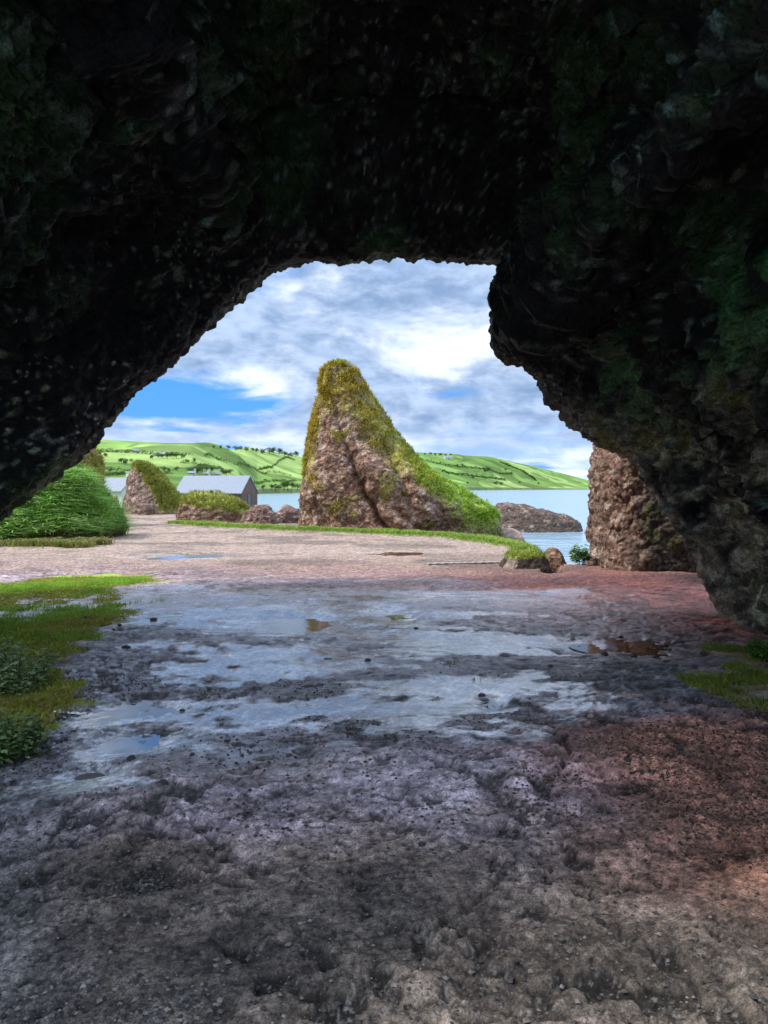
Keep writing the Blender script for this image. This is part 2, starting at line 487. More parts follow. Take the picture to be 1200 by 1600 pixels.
def make_puddles():
    labels = ['bright shallow puddle, upper left of the wet floor, below the moss tip', 'long pale puddle on the left of the floor above a rounder one', 'rounder bluish puddle on the left just below a long pale one',
              'clear puddle touching the muddy brown pool near the right wall', 'muddy brown puddle with broken edges near the right wall', 'thin brown puddle on the pale path before the sea stack',
              'small puddle in the dark gravel at lower left', 'thin bright puddle on the pink earth in the cave mouth', 'small white glinting puddle in the middle of the grey floor', 'long shallow white puddle on the pale path at left',
              'small puddle beside the bright one in the upper middle of the floor', 'short thin puddle on pink earth before the shore gully']
    for k, (px, py, rx, ry, mud) in enumerate(PUDDLES):
        c = G(px, py)
        sx = rx / F * c[1] * 1.35
        sy = abs(G(px, py - ry)[1] - G(px, py + ry)[1]) / 2 * 1.35
        nr, na = 10, 72
        a = np.linspace(0, 2 * np.pi, na, endpoint=False)
        rr = 1 + 0.38 * vnoise(v3(np.cos(a) * 2.2 + k * 5, np.sin(a) * 2.2), 3) + .20 * vnoise(v3(np.cos(a) * 6 + k * 5, np.sin(a) * 6), 4)
        R = np.linspace(0.02, 1, nr)
        X = c[0] + sx * (R[:, None] * (np.cos(a) * rr)[None]).ravel()
        Y = c[1] + sy * (R[:, None] * (np.sin(a) * rr)[None]).ravel()
        zc = ground_h(X, Y)[0]
        lev = np.percentile(zc[: na * 6], 62) + 0.002
        o = mesh_obj('puddle', v3(X, Y, np.full(len(X), lev)) - np.array([c[0], c[1], lev]), [grid_faces(nr, na, True), np.arange(na)[None, :]], MAT_PUDB if mud else MAT_PUD)
        o.location = (c[0], c[1], lev)
        tag(o, labels[k], 'puddle', 'puddles on the cave floor and path')


make_puddles()

# ------------------------------------------------------------------ cave
RIM = [(-282, 1030, 9.2), (-202, 962, 9.6), (-102, 885, 9.8), (-22, 815, 10), (18, 785, 10.2), (68, 745, 10.4), (108, 712, 10.6), (138, 685, 10.8), (168, 655, 11), (193, 622, 11.2), (226, 592, 11.3), (258, 565, 11.5), (308, 520, 11.7), (353, 480, 11.9), (388, 447, 12), (413, 423, 12.1), (465, 403, 12.2), (540, 407, 12.4), (580, 400, 12.5), (640, 397, 12.5), (715, 403, 12.5), (791, 404, 12.3), (804, 455, 12.2), (769, 500, 12.1), (773, 545, 12), (826, 574, 11.9), (844, 590, 11.8), (862, 625, 11.6), (901, 668, 11.4), (930, 697, 11.2), (985, 708, 10.9), (1010, 748, 10.7), (1048, 795, 10.4), (1078, 845, 10.1), (1108, 905, 9.8), (1140, 968, 9.35), (1165, 1020, 8.9)]


def make_cave():
    ctrl = np.array([P(*r) for r in RIM])
    seg = np.linalg.norm(np.diff(ctrl, axis=0), axis=1)
    L = np.concatenate([[0], np.cumsum(seg)])
    nu = 900
    u = np.linspace(0, L[-1], nu)
    rim = np.stack([np.interp(u, L, ctrl[:, k]) for k in range(3)], 1)
    k = np.ones(7) / 7
    for a in range(3):
        ext = np.pad(rim[:, a], 3, mode='edge')
        rim[:, a] = np.convolve(ext, k, 'valid')
    # outward directions in the mouth plane (smoothed)
    tg = np.gradient(rim, axis=0)
    nrm = np.stack([-tg[:, 2], np.zeros(nu), tg[:, 0]], 1)
    for a in (0, 2):
        kk = np.ones(81) / 81
        nrm[:, a] = np.convolve(np.pad(nrm[:, a], 40, mode='edge'), kk, 'valid')
    nrm /= np.linalg.norm(nrm, axis=1, keepdims=True)
    rad = rim.copy(); rad[:, 1] = 0; rad -= np.array([0, 0, 1.4]); rad /= np.linalg.norm(rad, axis=1, keepdims=True)
    out = nrm * 0.55 + rad * 0.45
    out /= np.linalg.norm(out, axis=1, keepdims=True)
    pxs = rim[:, 0] / rim[:, 1] * F + 600
    high = sstep(1.9, 3.6, rim[:, 2])
    lint = sstep(400, 470, pxs) * sstep(800, 772, pxs) * sstep(4.2, 4.6, rim[:, 2])
    left = sstep(420, 380, pxs)
    right = sstep(785, 800, pxs)
    foot = sstep(1.0, -0.2, rim[:, 2])
    for a in range(2):
        lint = np.convolve(np.pad(lint, 12, mode='edge'), np.ones(25) / 25, 'valid')
    lift = 2.1 * lint + 0.85 * left * (1 - foot) + 0.55 * right * (1 - foot)
    # rows: outer cliff (e>0) .. rim .. inside (q>0)
    e = np.concatenate([[12, 10.5, 9, 8, 7, 6.2, 5.5, 4.5], np.linspace(3.8, 0.55, 50), np.linspace(0.5, 0.02, 18)])
    q = np.concatenate([np.linspace(0.0, 1.5, 62), np.linspace(1.53, 6.5, 165), np.linspace(6.6, 10, 40)])
    rows = []
    for ev in e:
        r = min(ev / 0.5, 1)
        yy = 0.55 * math.sqrt(max(0, 1 - (1 - r) ** 2)) + 0.10 * max(0, ev - 0.5)
        pt = rim + out * (max(ev - 0.12, 0))[..., None] if False else rim + out * (ev * (0.35 + 0.65 * r))
        pt = pt.copy()
        pt[:, 1] = rim[:, 1] + yy - 0.9 * max(0, ev - 3.0)
        # keep the toe at the ground
        rows.append(pt)
    for qv in q:
        pt = rim.copy()
        g = sstep(0, 1.15, qv) * lift + 0.055 * qv * (1 - foot) + 0.02 * qv * left
        pt = pt + out * g[:, None]
        top = sstep(3.2, 6.0, pt[:, 2])
        yb = 2.0 * top + (-0.5) * (1 - top)  # roof stops short overhead, unseen gap shaped to let skylight onto the floor
        span = rim[:, 1] - yb
        pt[:, 1] = rim[:, 1] - span * (qv / 10.0) ** 1.0 * np.where(True, 1.0, 1) if qv > 6.5 else rim[:, 1] - qv * (span / 10.0)
        rows.append(pt)
    A = np.array(rows)                       # (nr, nu, 3)
    nr = len(A)
    N = grid_normals(A)
    par = np.concatenate([-e, q])
    pr = np.repeat(par, nu)
    p = A.reshape(-1, 3)
    # orient normals towards the void of the cave
    n = N.reshape(-1, 3)
    wbig = np.clip(np.abs(pr) / 1.6, 0, 1)
    # striations: lumps stretched along the dip of the beds
    st = np.stack([p[:, 0] * 0.8 + p[:, 2] * 0.6, p[:, 1], -p[:, 0] * 0.6 + p[:, 2] * 0.8], 1)
    warp = 0.5 * np.stack([fbm(p * 0.7 + 3, 3, 1), fbm(p * 0.7 + 30, 3, 2), fbm(p * 0.7 + 60, 3, 3)], 1)
    big = fbm(p * 0.45 + 4, 3, 11)
    f1, f2, id1 = worley((st * np.array([0.8, 1.1, 1.6]) + warp) * 1.5, 5)
    g1, g2, id2 = worley((st * np.array([0.8, 1.0, 1.3]) + 0.6 * warp) * 4.6, 6)
    h1, h2, id3 = worley(p * 11 + warp, 8)
    rg = ridged((st * np.array([0.7, 1, 1.4]) + .3 * warp) * 1.1, 4, 15)
    mid = fbm(p * 2.6, 4, 12)
    disp = wbig * (0.55 * big + 0.22 * rg) + (0.35 + 0.65 * wbig) * (0.26 * (0.5 - f1) + 0.12 * mid) + 0.10 * (0.5 - g1) + 0.07 * (0.5 - h1) * (id2 > 0.25) + (0.3 + 0.7 * wbig) * (0.13 * ridged((st * np.array([0.8, 1, 1.3]) + 0.3 * warp) * 3.1, 4, 33) + 0.05 * ridged(p * 7 + warp, 3, 34))
    sgn = 1.0
    mid_i = (len(e) + 120) * nu + nu // 2
    # inside the vault the normal must point down (towards the void)
    if n[mid_i, 2] > 0: sgn = -1.0
    n = n * sgn
    V = p + n * disp[:, None]
    # albedo
    nA = fbm(p * 0.6 + 8, 4, 91)
    nB = fbm(p * 2.2 + 18, 4, 92)
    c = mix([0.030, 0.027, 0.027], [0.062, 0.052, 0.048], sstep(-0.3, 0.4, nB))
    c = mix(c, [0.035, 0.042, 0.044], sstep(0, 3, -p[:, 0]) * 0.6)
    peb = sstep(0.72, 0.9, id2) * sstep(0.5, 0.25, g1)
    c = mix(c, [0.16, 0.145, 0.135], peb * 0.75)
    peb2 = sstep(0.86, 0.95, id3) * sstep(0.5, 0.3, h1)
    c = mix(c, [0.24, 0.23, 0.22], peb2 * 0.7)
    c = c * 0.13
    strk = sstep(0.62, 0.85, ridged((st * np.array([0.5, 1, 2.0]) + warp) * 2.6, 3, 25)) * sstep(-.1, .3, nA + nB)
    c = mix(c, [0.13, 0.135, 0.125], strk * 0.7)  # highlight streaks of the wet wall, painted into its colour
    k1, k2, idk = worley((st * np.array([0.55, 1, 1.5]) + 0.5 * warp) * 8.5, 28)
    fk = sstep(0.72, 0.88, idk) * sstep(0.55, 0.2, k1) * sstep(-.45, .25, fbm(p * 1.3 + 70, 3, 29))
    c = mix(c, mix([0.15, 0.17, 0.10], [0.15, 0.24, 0.21], sstep(-.2, .3, nA)), fk * 0.85)  # greenish flecks painted as glints on the wet lumps
    k1, k2, idk = worley(st * np.array([0.7, 1, 1.3]) * 17, 38)
    fk2 = sstep(0.80, 0.92, idk) * sstep(0.5, 0.2, k1) * sstep(-.3, .3, nB)
    c = mix(c, mix([0.30, 0.30, 0.26], [0.12, 0.19, 0.08], sstep(-.1, .3, nA)), fk2 * 0.7)  # finer glints, likewise painted as pale and green flecks
    c = c * (1 + 1.4 * sstep(4.2, 2.5, p[:, 2]) * (p[:, 0] < 0))[:, None]  # lower left wall painted lighter to stand in for light there
    moss = sstep(0.05, 0.4, nA + 0.35 * nB)
    c = mix(c, c * 0.6 + np.array([0.012, 0.034, 0.007]), moss * 0.85)
    algae = sstep(0.35, 0.0, np.abs(p[:, 0] - 3.2 - 0.3 * nB)) * sstep(0.1, 0.4, nB + 0.25) * sstep(2.2, 3.2, p[:, 2]) * sstep(6, 5, p[:, 2])
    c = mix(c, [0.045, 0.16, 0.05], np.clip(algae, 0, 1) * 0.8)
    lowr = sstep(3.4, 1.2, p[:, 2]) * (p[:, 0] > 2.2)  # pale pebbles, painted lighter still as light on the right wall's foot
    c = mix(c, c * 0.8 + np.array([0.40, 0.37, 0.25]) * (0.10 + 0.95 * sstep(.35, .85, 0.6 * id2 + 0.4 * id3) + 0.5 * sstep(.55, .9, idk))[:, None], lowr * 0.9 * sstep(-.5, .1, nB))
    ye = sstep(0.2, 0.5, nB) * (p[:, 0] > 3.0) * sstep(3.6, 2.4, p[:, 2])
    c = mix(c, [0.15, 0.135, 0.03], ye * 0.65)
    rimlit = np.exp(-(pr / 0.55) ** 2) * (p[:, 0] > 4.0) * (p[:, 2] < 2.2)  # light from the mouth painted along the pinkish right rim
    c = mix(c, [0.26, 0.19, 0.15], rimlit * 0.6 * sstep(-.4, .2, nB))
    ext = sstep(-0.15, -0.9, pr)
    c = mix(c, [0.20, 0.135, 0.105], ext * 0.9)
    wet = 0.25 + 0.5 * nA + 0.3 * nB - 0.8 * ext
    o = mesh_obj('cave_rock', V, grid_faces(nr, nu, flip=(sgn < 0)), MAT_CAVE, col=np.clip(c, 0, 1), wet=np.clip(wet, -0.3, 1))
    tag(o, 'dark wet rock arch of the sea cave, walls and overhanging roof', 'cave', kind='structure')
    return V.reshape(nr, nu, 3), n.reshape(nr, nu, 3)


CAVE_V, CAVE_N = make_cave()


# ------------------------------------------------------------------ grass and leaf scatter
def blades(name, pts, nrm, mat, parent, length, width, cols, lean=0.6, seed=1, droop=0.5, down=None):
    r = np.random.default_rng(seed)
    n = len(pts)
    L = length * r.uniform(0.5, 1.3, n)
    W = width * r.uniform(0.6, 1.3, n)
    a = r.uniform(0, 2 * np.pi, n)
    h = np.stack([np.cos(a), np.sin(a), np.zeros(n)], 1)
    up = nrm * 0.35 + np.array([0, 0, 0.8]) + h * lean * r.uniform(0.2, 1, n)[:, None]
    if down is not None: up = up + down
    up /= np.linalg.norm(up, axis=1, keepdims=True)
    side = np.cross(up, h + 0.01)
    side /= np.maximum(np.linalg.norm(side, axis=1, keepdims=True), 1e-6)
    b0 = pts - up * 0.02
    m = pts + up * (L * 0.55)[:, None]
    t = pts + up * (L * 0.85)[:, None] + h * (L * droop * 0.6)[:, None] - np.array([0, 0, 1]) * (L * droop * 0.25)[:, None]
    w = (side * W[:, None]) * 0.5
    V = np.stack([b0 - w, b0 + w, m + w * 0.8, m - w * 0.8, t], 1).reshape(-1, 3)
    i = np.arange(n) * 5
    q = np.stack([i, i + 1, i + 2, i + 3], 1)
    tr = np.stack([i + 3, i + 2, i + 4], 1)
    cc = np.repeat(cols, 5, 0)
    return mesh_obj(name, V, [q, tr], mat, parent, col=np.clip(cc, 0, 1), smooth=False)


def pick(mask_w, n, r):
    w = np.clip(mask_w, 0, None)
    return r.choice(len(w), n, p=w / w.sum())


def grass_cols(n, a, b, r, dry=None, pdry=0.0):
    c = mix(a, b, r.uniform(0, 1, n))
    if dry is not None:
        k = r.uniform(0, 1, n) < pdry
        c[k] = np.asarray(dry) * r.uniform(0.7, 1.2, k.sum())[:, None]
    return c


def ground_grass():
    r = np.random.default_rng(5)
    area = np.sqrt(GX ** 2 * 0 + GY ** 2) ** 2                       # fan cells grow with distance squared
    def lay(name, w, n, ln, wd, a, b, dry, pdry, label, seed, droop=.5):
        i = pick(w * area * ((GMOSS > 0.25) | (GY > 14)), n, r)
        pts = v3(GX[i] + r.normal(0, .03, n), GY[i] + r.normal(0, .03, n), GZ[i])
        o = blades(name, pts, np.tile([0, 0, 1.0], (n, 1)), MAT_GRASS, None, ln, wd, grass_cols(n, a, b, r, dry, pdry), seed=seed, droop=droop)
        tag(o, label, 'grass', kind='stuff')
    inner = (GY > 3) & (GY < 14) & (np.abs(GX) < 8)
    lay('moss', GMOSS * inner * (GX < 0) * sstep(.2, .8, GMOSS), 34000, 0.028, 0.012, [.33, .29, .04], [.34, .54, .04], [.36, .25, .06], .25, 'mossy green and ochre turf creeping over the left edge of the floor', 3)
    lay('grass', GMOSS * inner * (GX < 0) * sstep(-.05, .35, GN3), 7000, 0.08, 0.008, [.18, .38, .04], [.32, .58, .07], [.45, .37, .14], .08, 'bright short grass among the moss at the left floor edge', 4)
    lay('grass', GMOSS * inner * (GX > 0) * sstep(-.1, .3, GN4), 5500, 0.04, 0.010, [.18, .22, .03], [.24, .42, .04], [.34, .27, .09], .35, 'thin low grass below the right cave wall', 6)
    lay('grass', GRIM * (GY > 14.5) * (GY < 40), 22000, 0.13, 0.02, [.17, .29, .03], [.30, .46, .06], [.42, .35, .13], .15, 'green turf strip along the shore edge below the sea stack', 8)

    foot = sstep(1.1, .2, np.abs(GY - 22.0 + 0.12 * (GX + 10) + 0.5 * GN4)) * (GX < -7.9) * (GX > -17)
    lay('grass', foot * sstep(-.3, .4, GN4), 5000, 0.28, 0.022, [.20, .22, .05], [.30, .44, .07], [.34, .25, .13], .45, 'ragged mixed green and dead grass along the foot of the bank', 12, 1.0)


ground_grass()


# ------------------------------------------------------------------ free-standing rocks
def rock(name, levels, yc, depth, nz, na, pw, label, cat, colf, dispf, mat=MAT_ROCK, lean=None, xoff=0.0):
    """stack of rounded sections: levels = (z, xl, xr); origin at the base centre."""
    lv = np.array(levels, float)
    zt = lv[-1, 0]
    t = np.linspace(0, 1, nz)
    z = lv[0, 0] + (zt - lv[0, 0]) * t
    xl = np.interp(z, lv[:, 0], lv[:, 1]); xr = np.interp(z, lv[:, 0], lv[:, 2])
    k = max(3, nz // 30) | 1
    for arr in (xl, xr):
        arr[:] = np.convolve(np.pad(arr, k // 2, mode='edge'), np.ones(k) / k, 'valid')
    # round the summit off
    cap = np.sqrt(np.clip(1 - ((t - 0.965) / 0.035).clip(0, 1) ** 2, 0, 1))
    a = np.linspace(0, 2 * np.pi, na, endpoint=False)
    ca = np.sign(np.cos(a)) * np.abs(np.cos(a)) ** pw; sa = np.sign(np.sin(a)) * np.abs(np.sin(a)) ** pw
    hw = (xr - xl) / 2 * cap; xc = (xl + xr) / 2
    hd = depth(z, hw) * np.maximum(cap, 0.02)
    A = np.zeros((nz, na, 3))
    A[:, :, 0] = xc[:, None] + hw[:, None] * ca[None]
    A[:, :, 1] = yc + hd[:, None] * sa[None] + (lean(z)[:, None] if lean else 0)
    A[:, :, 2] = z[:, None]
    n = grid_normals(A, True)
    n[-1] = [0, 0, 1]
    p = A.reshape(-1, 3); nn = n.reshape(-1, 3)
    if nn[(nz // 3) * na, 0] < 0: nn = -nn
    d = dispf(p, nn)
    V = p + nn * d[:, None]
    c = colf(p, nn, V)
    bx, by, bz = xoff if xoff else (float((lv[0, 1] + lv[0, 2]) / 2), yc, float(lv[0, 0]))
    org = np.array([bx, by, bz])
    top = len(V)
    V = np.vstack([V, V[-na:].mean(0, keepdims=True)])
    c = np.vstack([c, c[-1:]])
    tri = np.stack([(nz - 1) * na + np.arange(na), (nz - 1) * na + (np.arange(na) + 1) % na, np.full(na, top)], 1)
    o = mesh_obj(name, V - org, [grid_faces(nz, na, True), tri], mat, col=np.clip(c, 0, 1))
    o.location = org
    tag(o, label, cat)
    return o, V[:-1], nn, org


def rock_disp(big, pebble, fine, seed, bs=0.5, ps=2.2, fs=6.0):
    def f(p, n):
        w = 0.4 * np.stack([fbm(p + 3, 3, seed), fbm(p + 33, 3, seed + 1), fbm(p + 63, 3, seed + 2)], 1)
        a = fbm(p * bs + seed, 4, seed)
        f1 = worley(p * ps + w, seed + 5)[0]
        f2 = worley(p * fs + w, seed + 6)[0]
        return big * a + pebble * (0.5 - f1) + fine * (0.5 - f2) + 0.4 * fine * fbm(p * fs * 1.7, 3, seed + 9)
    return f


PINK = [0.37, 0.23, 0.160]
DARK = [0.11, 0.058, 0.040]
OCHRE = [0.34, 0.30, 0.055]
GREEN = [0.24, 0.36, 0.045]


def rock_col(p, seed, light=PINK, dark=DARK):
    f1, f2, idv = worley(p * 3.2, seed)
    c = mix(dark, light, np.clip(0.25 + 0.9 * idv * sstep(0.05, 0.3, f2 - f1) + 0.25 * fbm(p * 1.2, 3, seed), 0, 1))
    return mix(c, [0.40, 0.31, 0.26], (idv > 0.86) * 0.5)


# --- the big sea stack -------------------------------------------------
YS = 30.6


def stack_rock():
    prof = [(870, 455, 800), (838, 460, 790), (825, 462, 786), (805, 463.5, 779), (790, 465, 764), (770, 467, 729), (745, 470, 689), (715, 474, 651), (690, 478, 626),
            (650, 486, 601), (620, 492.5, 584), (605, 496, 576), (590, 498.5, 567), (578, 500.5, 558), (570, 508, 550), (564, 519, 541)]
    lv = [(P(0, py, YS)[2], P(a, 0, YS)[0], P(b, 0, YS)[0]) for py, a, b in prof]

    def depth(z, hw):
        return np.clip(0.35 + 0.62 * np.minimum(hw, 2.8), 0.3, 2.3)

    def disp(p, n):
        d = rock_disp(0.34, 0.20, 0.09, 40, 0.7, 1.7, 5.2)(p, n)
        # diagonal joints across the seaward face
        px = p[:, 0] / YS * F + 600; py = HOR - (p[:, 2] - EYE) / YS * F
        wob = 7 * fbm(p * 1.5, 3, 47)
        for x0, y0, x1, y1, dep in ((528, 650, 560, 740, .14), (556, 735, 606, 830, .34), (490, 760, 512, 830, .14), (606, 690, 640, 790, .14), (585, 770, 660, 830, .10)):
            ex, ey = x1 - x0, y1 - y0
            ln = math.hypot(ex, ey)
            t = ((px - x0) * ex + (py - y0) * ey) / ln / ln
            s = ((px - x0) * ey - (py - y0) * ex) / ln + wob
            d = d - 1.7 * dep * np.exp(-(s / 5.5) ** 2) * sstep(-0.2, 0.1, t) * sstep(1.2, 0.95, t) * (n[:, 1] < 0.2)
            d = d + 0.9 * dep * np.exp(-((s - 22) / 18.0) ** 2) * sstep(-0.2, 0.1, t) * sstep(1.2, 0.95, t) * (n[:, 1] < 0.2)
        edge = np.abs(n[:, 0])
        return d * (1 - 0.45 * edge) * (0.35 + 0.65 * sstep(6.6, 4.6, p[:, 2])) - 0.06

    def gmask(p, n):
        px = p[:, 0] / YS * F + 600; py = HOR - (p[:, 2] - EYE) / YS * F
        nz = fbm(p * 1.1 + 5, 4, 51); n2 = fbm(p * 3.5, 3, 52)
        m = sstep(672, 596, py + 60 * nz + 40 * n2 - 0.0 * px)               # crown of the stack
        xr = np.interp(py, [563, 605, 650, 690, 745, 770, 790, 838], [541, 576, 601, 626, 689, 729, 764, 790])
        m = np.maximum(m, sstep(105, 45, ((xr - px) * 1.25) + 38 * nz + 26 * n2) * sstep(835, 790, py + 14 * nz - 0.06 * (px - 600)))
        xl = np.interp(py, [578, 650, 745, 825], [500, 486, 470, 462])
        m = np.maximum(m, sstep(26, 8, px - xl + 16 * nz) * sstep(770, 720, py))
        m = np.maximum(m, sstep(0.35, 0.6, nz + n2 * .6) * 0.7)
        return np.clip(m + 0.35 * (n2 - 0.1) * (m > 0.15), 0, 1)

    def col(p, n, V):
        c = rock_col(p, 55)
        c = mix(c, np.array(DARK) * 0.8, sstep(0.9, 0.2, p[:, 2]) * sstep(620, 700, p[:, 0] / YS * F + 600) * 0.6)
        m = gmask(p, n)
        px = p[:, 0] / YS * F + 600
        gr = sstep(580, 720, px + 40 * fbm(p * 0.8, 2, 3))
        g = mix(mix([0.20, 0.155, 0.05], OCHRE, sstep(-.2, .3, fbm(p * 2, 3, 58))), GREEN, gr)
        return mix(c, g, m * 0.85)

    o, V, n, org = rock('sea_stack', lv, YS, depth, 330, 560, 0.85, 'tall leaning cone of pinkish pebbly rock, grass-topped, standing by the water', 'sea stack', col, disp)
    m = gmask(V, n)
    r = np.random.default_rng(9)
    w = sstep(0.35, 0.9, m) * (V[:, 2] > 0.25) * (n[:, 1] < 0.65)
    # ring spacing shrinks to the summit: weight by local section size
    w = w * np.clip(np.hypot(V[:, 0] - V[:, 0].mean(), 1.2), .6, 3)
    w = w * sstep(-0.25, 0.2, fbm(V * 3.1, 3, 59))
    k = 17000
    i = pick(w, k, r)
    px = V[i, 0] / YS * F + 600
    gr = np.clip(sstep(575, 700, px + r.normal(0, 35, k)) + sstep(575, 566, HOR - (V[i, 2] - EYE) / YS * F), 0, 1)
    cols = mix(mix([.36, .25, .045], [.55, .46, .06], r.uniform(0, 1, k)), mix([.22, .38, .03], [.40, .56, .06], r.uniform(0, 1, k)), gr)
    g = blades('grass_cover', V[i] + n[i] * 0.01 + r.normal(0, .025, (k, 3)) - org, n[i], MAT_GRASS, o, 0.15, 0.032, cols, lean=.8, droop=.9, seed=10)
    return o


stack_rock()


# --- pillar beyond the right wall ---------------------------------------
def pillar():
    Yp = 14.8
    prof = [(915, 946, 1180), (888, 952, 1165), (870, 956, 1160), (850, 959, 1160), (800, 964, 1165), (760, 966, 1170), (720, 968, 1175), (690, 970, 1185), (620, 969, 1200), (520, 974, 1230), (430, 994, 1240)]
    lv = [(P(0, py, Yp)[2], P(a, 0, Yp)[0], P(b, 0, Yp)[0]) for py, a, b in prof]

    def col(p, n, V):
        c = rock_col(p * 1.6, 75, [0.34, 0.215, 0.16], [0.10, 0.06, 0.045])
        dk = sstep(4.75, 5.3, p[:, 0] + 0.5 * fbm(p * 1.2, 3, 76))  # right part painted dark for the shade under the overhang
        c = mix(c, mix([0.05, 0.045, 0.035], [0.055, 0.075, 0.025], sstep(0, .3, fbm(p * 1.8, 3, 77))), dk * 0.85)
        gm = sstep(0.25, 0.45, fbm(p * 1.5 + 8, 4, 78)) * sstep(4.4, 5.2, p[:, 0])
        return mix(c, [0.12, 0.12, 0.03], gm * .5)

    def depth(z, hw):
        return 1.25 + 0 * z

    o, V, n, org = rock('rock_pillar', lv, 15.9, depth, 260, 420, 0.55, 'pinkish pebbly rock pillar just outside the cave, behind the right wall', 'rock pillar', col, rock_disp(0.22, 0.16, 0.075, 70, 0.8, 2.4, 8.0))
    return o


pillar()


# --- leaning rock, mound, ridge, outcrop, boulders ------------------------
def simple_rock(name, prof, Y, dep, label, cat, seed, grass=None, nz=90, na=200, light=PINK, dark=DARK, pw=0.85, amp=1.0, glen=0.3, gcount=3000, gmask_top=0.5, green=0.5, cap_all=True):
    lv = [(P(0, py, Y)[2], P(a, 0, Y)[0], P(b, 0, Y)[0]) for py, a, b in prof]
    z0, z1 = lv[0][0], lv[-1][0]

    def gm(p, n):
        nz_ = fbm(p * 0.9 + seed, 4, seed)
        rel = (p[:, 2] - z0) / (z1 - z0)
        if grass is None: return np.zeros(len(p))
        return grass(p, n, rel, nz_)

    def col(p, n, V):
        c = rock_col(p * 1.0, seed + 3, light, dark)
        g = mix(OCHRE, GREEN, np.clip(green + 0.6 * fbm(p * 0.7, 3, seed + 8), 0, 1))
        return mix(c, g, gm(p, n) * 0.9)

    o, V, n, org = rock(name, lv, Y, lambda z, hw: np.clip(dep * np.sqrt(np.clip((z1 - z) / (z1 - z0), 0, 1)) * 0.7 + dep * 0.3, 0.1, 99), nz, na, pw, label, cat, col,
                        rock_disp(0.30 * amp, 0.22 * amp, 0.09 * amp, seed, 0.6, 1.3, 4.5))
    if grass is not None and gcount:
        r = np.random.default_rng(seed)
        m = gm(V, n)
        w = sstep(.3, .8, m) * (n[:, 1] < 0.7)
        i = pick(w, gcount, r)
        cols = mix(mix([.27, .22, .06], [.35, .31, .07], r.uniform(0, 1, gcount)), mix([.18, .30, .03], [.30, .44, .06], r.uniform(0, 1, gcount)), np.clip(green + r.normal(0, .3, gcount), 0, 1))
        blades('grass_cover', V[i] + r.normal(0, .03, (gcount, 3)) - org, n[i], MAT_GRASS, o, glen, glen * 0.16, cols, droop=.7, seed=seed + 1)
    return o


topg = lambda p, n, rel, nz: sstep(0.55, 0.85, rel + 0.45 * nz)
simple_rock('leaning_rock', [(815, 190, 296), (800, 196, 292), (790, 198, 286), (775, 199, 278), (760, 201, 266), (748, 202, 254), (738, 205, 240), (730, 209, 230), (725, 213, 222)], 49.0, 2.2,
            'brown wedge-shaped rock with grassy sloping back beside the path', 'rock', 101,
            grass=lambda p, n, rel, nz: np.clip(sstep(0.15, 0.5, n[:, 0] * 0.8 + n[:, 2] * .5 + 0.4 * nz) * sstep(.1, .3, rel) + sstep(.9, 1, rel), 0, 1), amp=0.9, glen=.35, gcount=3500, green=.35, light=[.34, .25, .19])
simple_rock('grassy_rock', [(838, 272, 402), (822, 276, 400), (810, 277, 398), (795, 279, 394), (785, 282, 386), (778, 290, 374), (773, 305, 355)], 35.5, 1.8,
            'low rounded rock with a thick turf top in front of the barn', 'rock', 111, grass=lambda p, n, rel, nz: sstep(.60, .82, rel + .30 * nz), glen=.16, gcount=3500, green=.3)
simple_rock('shore_rock', [(838, 368, 440), (825, 374, 436), (812, 380, 428), (802, 390, 420), (796, 398, 414)], 34.6, 1.1, 'small bare brown rock between the turf-topped rock and the sea stack', 'rock', 121, amp=1.3, light=[.33, .225, .19])
simple_rock('shore_rock', [(836, 420, 476), (822, 424, 474), (810, 430, 472), (800, 440, 470), (795, 450, 466)], 36.0, 1.0, 'bare purplish rock tucked behind the left foot of the sea stack', 'rock', 131, amp=1.3, light=[.33, .225, .19])
simple_rock('sea_outcrop', [(840, 745, 912), (826, 750, 908), (815, 755, 903), (806, 762, 880), (800, 768, 858), (795, 774, 835), (790, 778, 815), (787, 783, 803)], 62.0, 3.2,
            'low dark brown reef of rock lying in the sea right of the stack', 'rock', 141, amp=1.0, light=[.17, .115, .085], dark=[.07, .05, .04])
simple_rock('boulder', [(892, 838, 888), (878, 842, 884), (868, 846, 880), (860, 852, 874), (855, 858, 868)], 16.3, 0.45, 'small pale brown boulder in the shore gully under the turf edge', 'boulder', 151, nz=50, na=110, amp=.25)
simple_rock('boulder', [(806, 146, 190), (790, 150, 186), (782, 154, 181), (776, 160, 172)], 54.0, 0.9, 'small grassy boulder at the path edge below the little white house', 'boulder', 161, nz=40, na=90, amp=.4,
            grass=lambda p, n, rel, nz: sstep(.35, .7, rel + .3 * nz), gcount=500, glen=.25)


# dark undercut earth lump at the turf's end
simple_rock('earth_bank', [(905, 770, 862), (893, 778, 857), (882, 783, 854), (872, 789, 850), (864, 798, 842), (860, 806, 832)], 15.7, 0.8, 'dark undercut lump of earth capped with turf at the shore gully', 'earth bank', 171, nz=60, na=140, amp=.3,
            light=[.08, .055, .04], dark=[.035, .025, .02], grass=lambda p, n, rel, nz: sstep(.74, .9, rel + .2 * nz) * sstep(.1, .5, n[:, 2]), gcount=1300, glen=.07, green=.7)


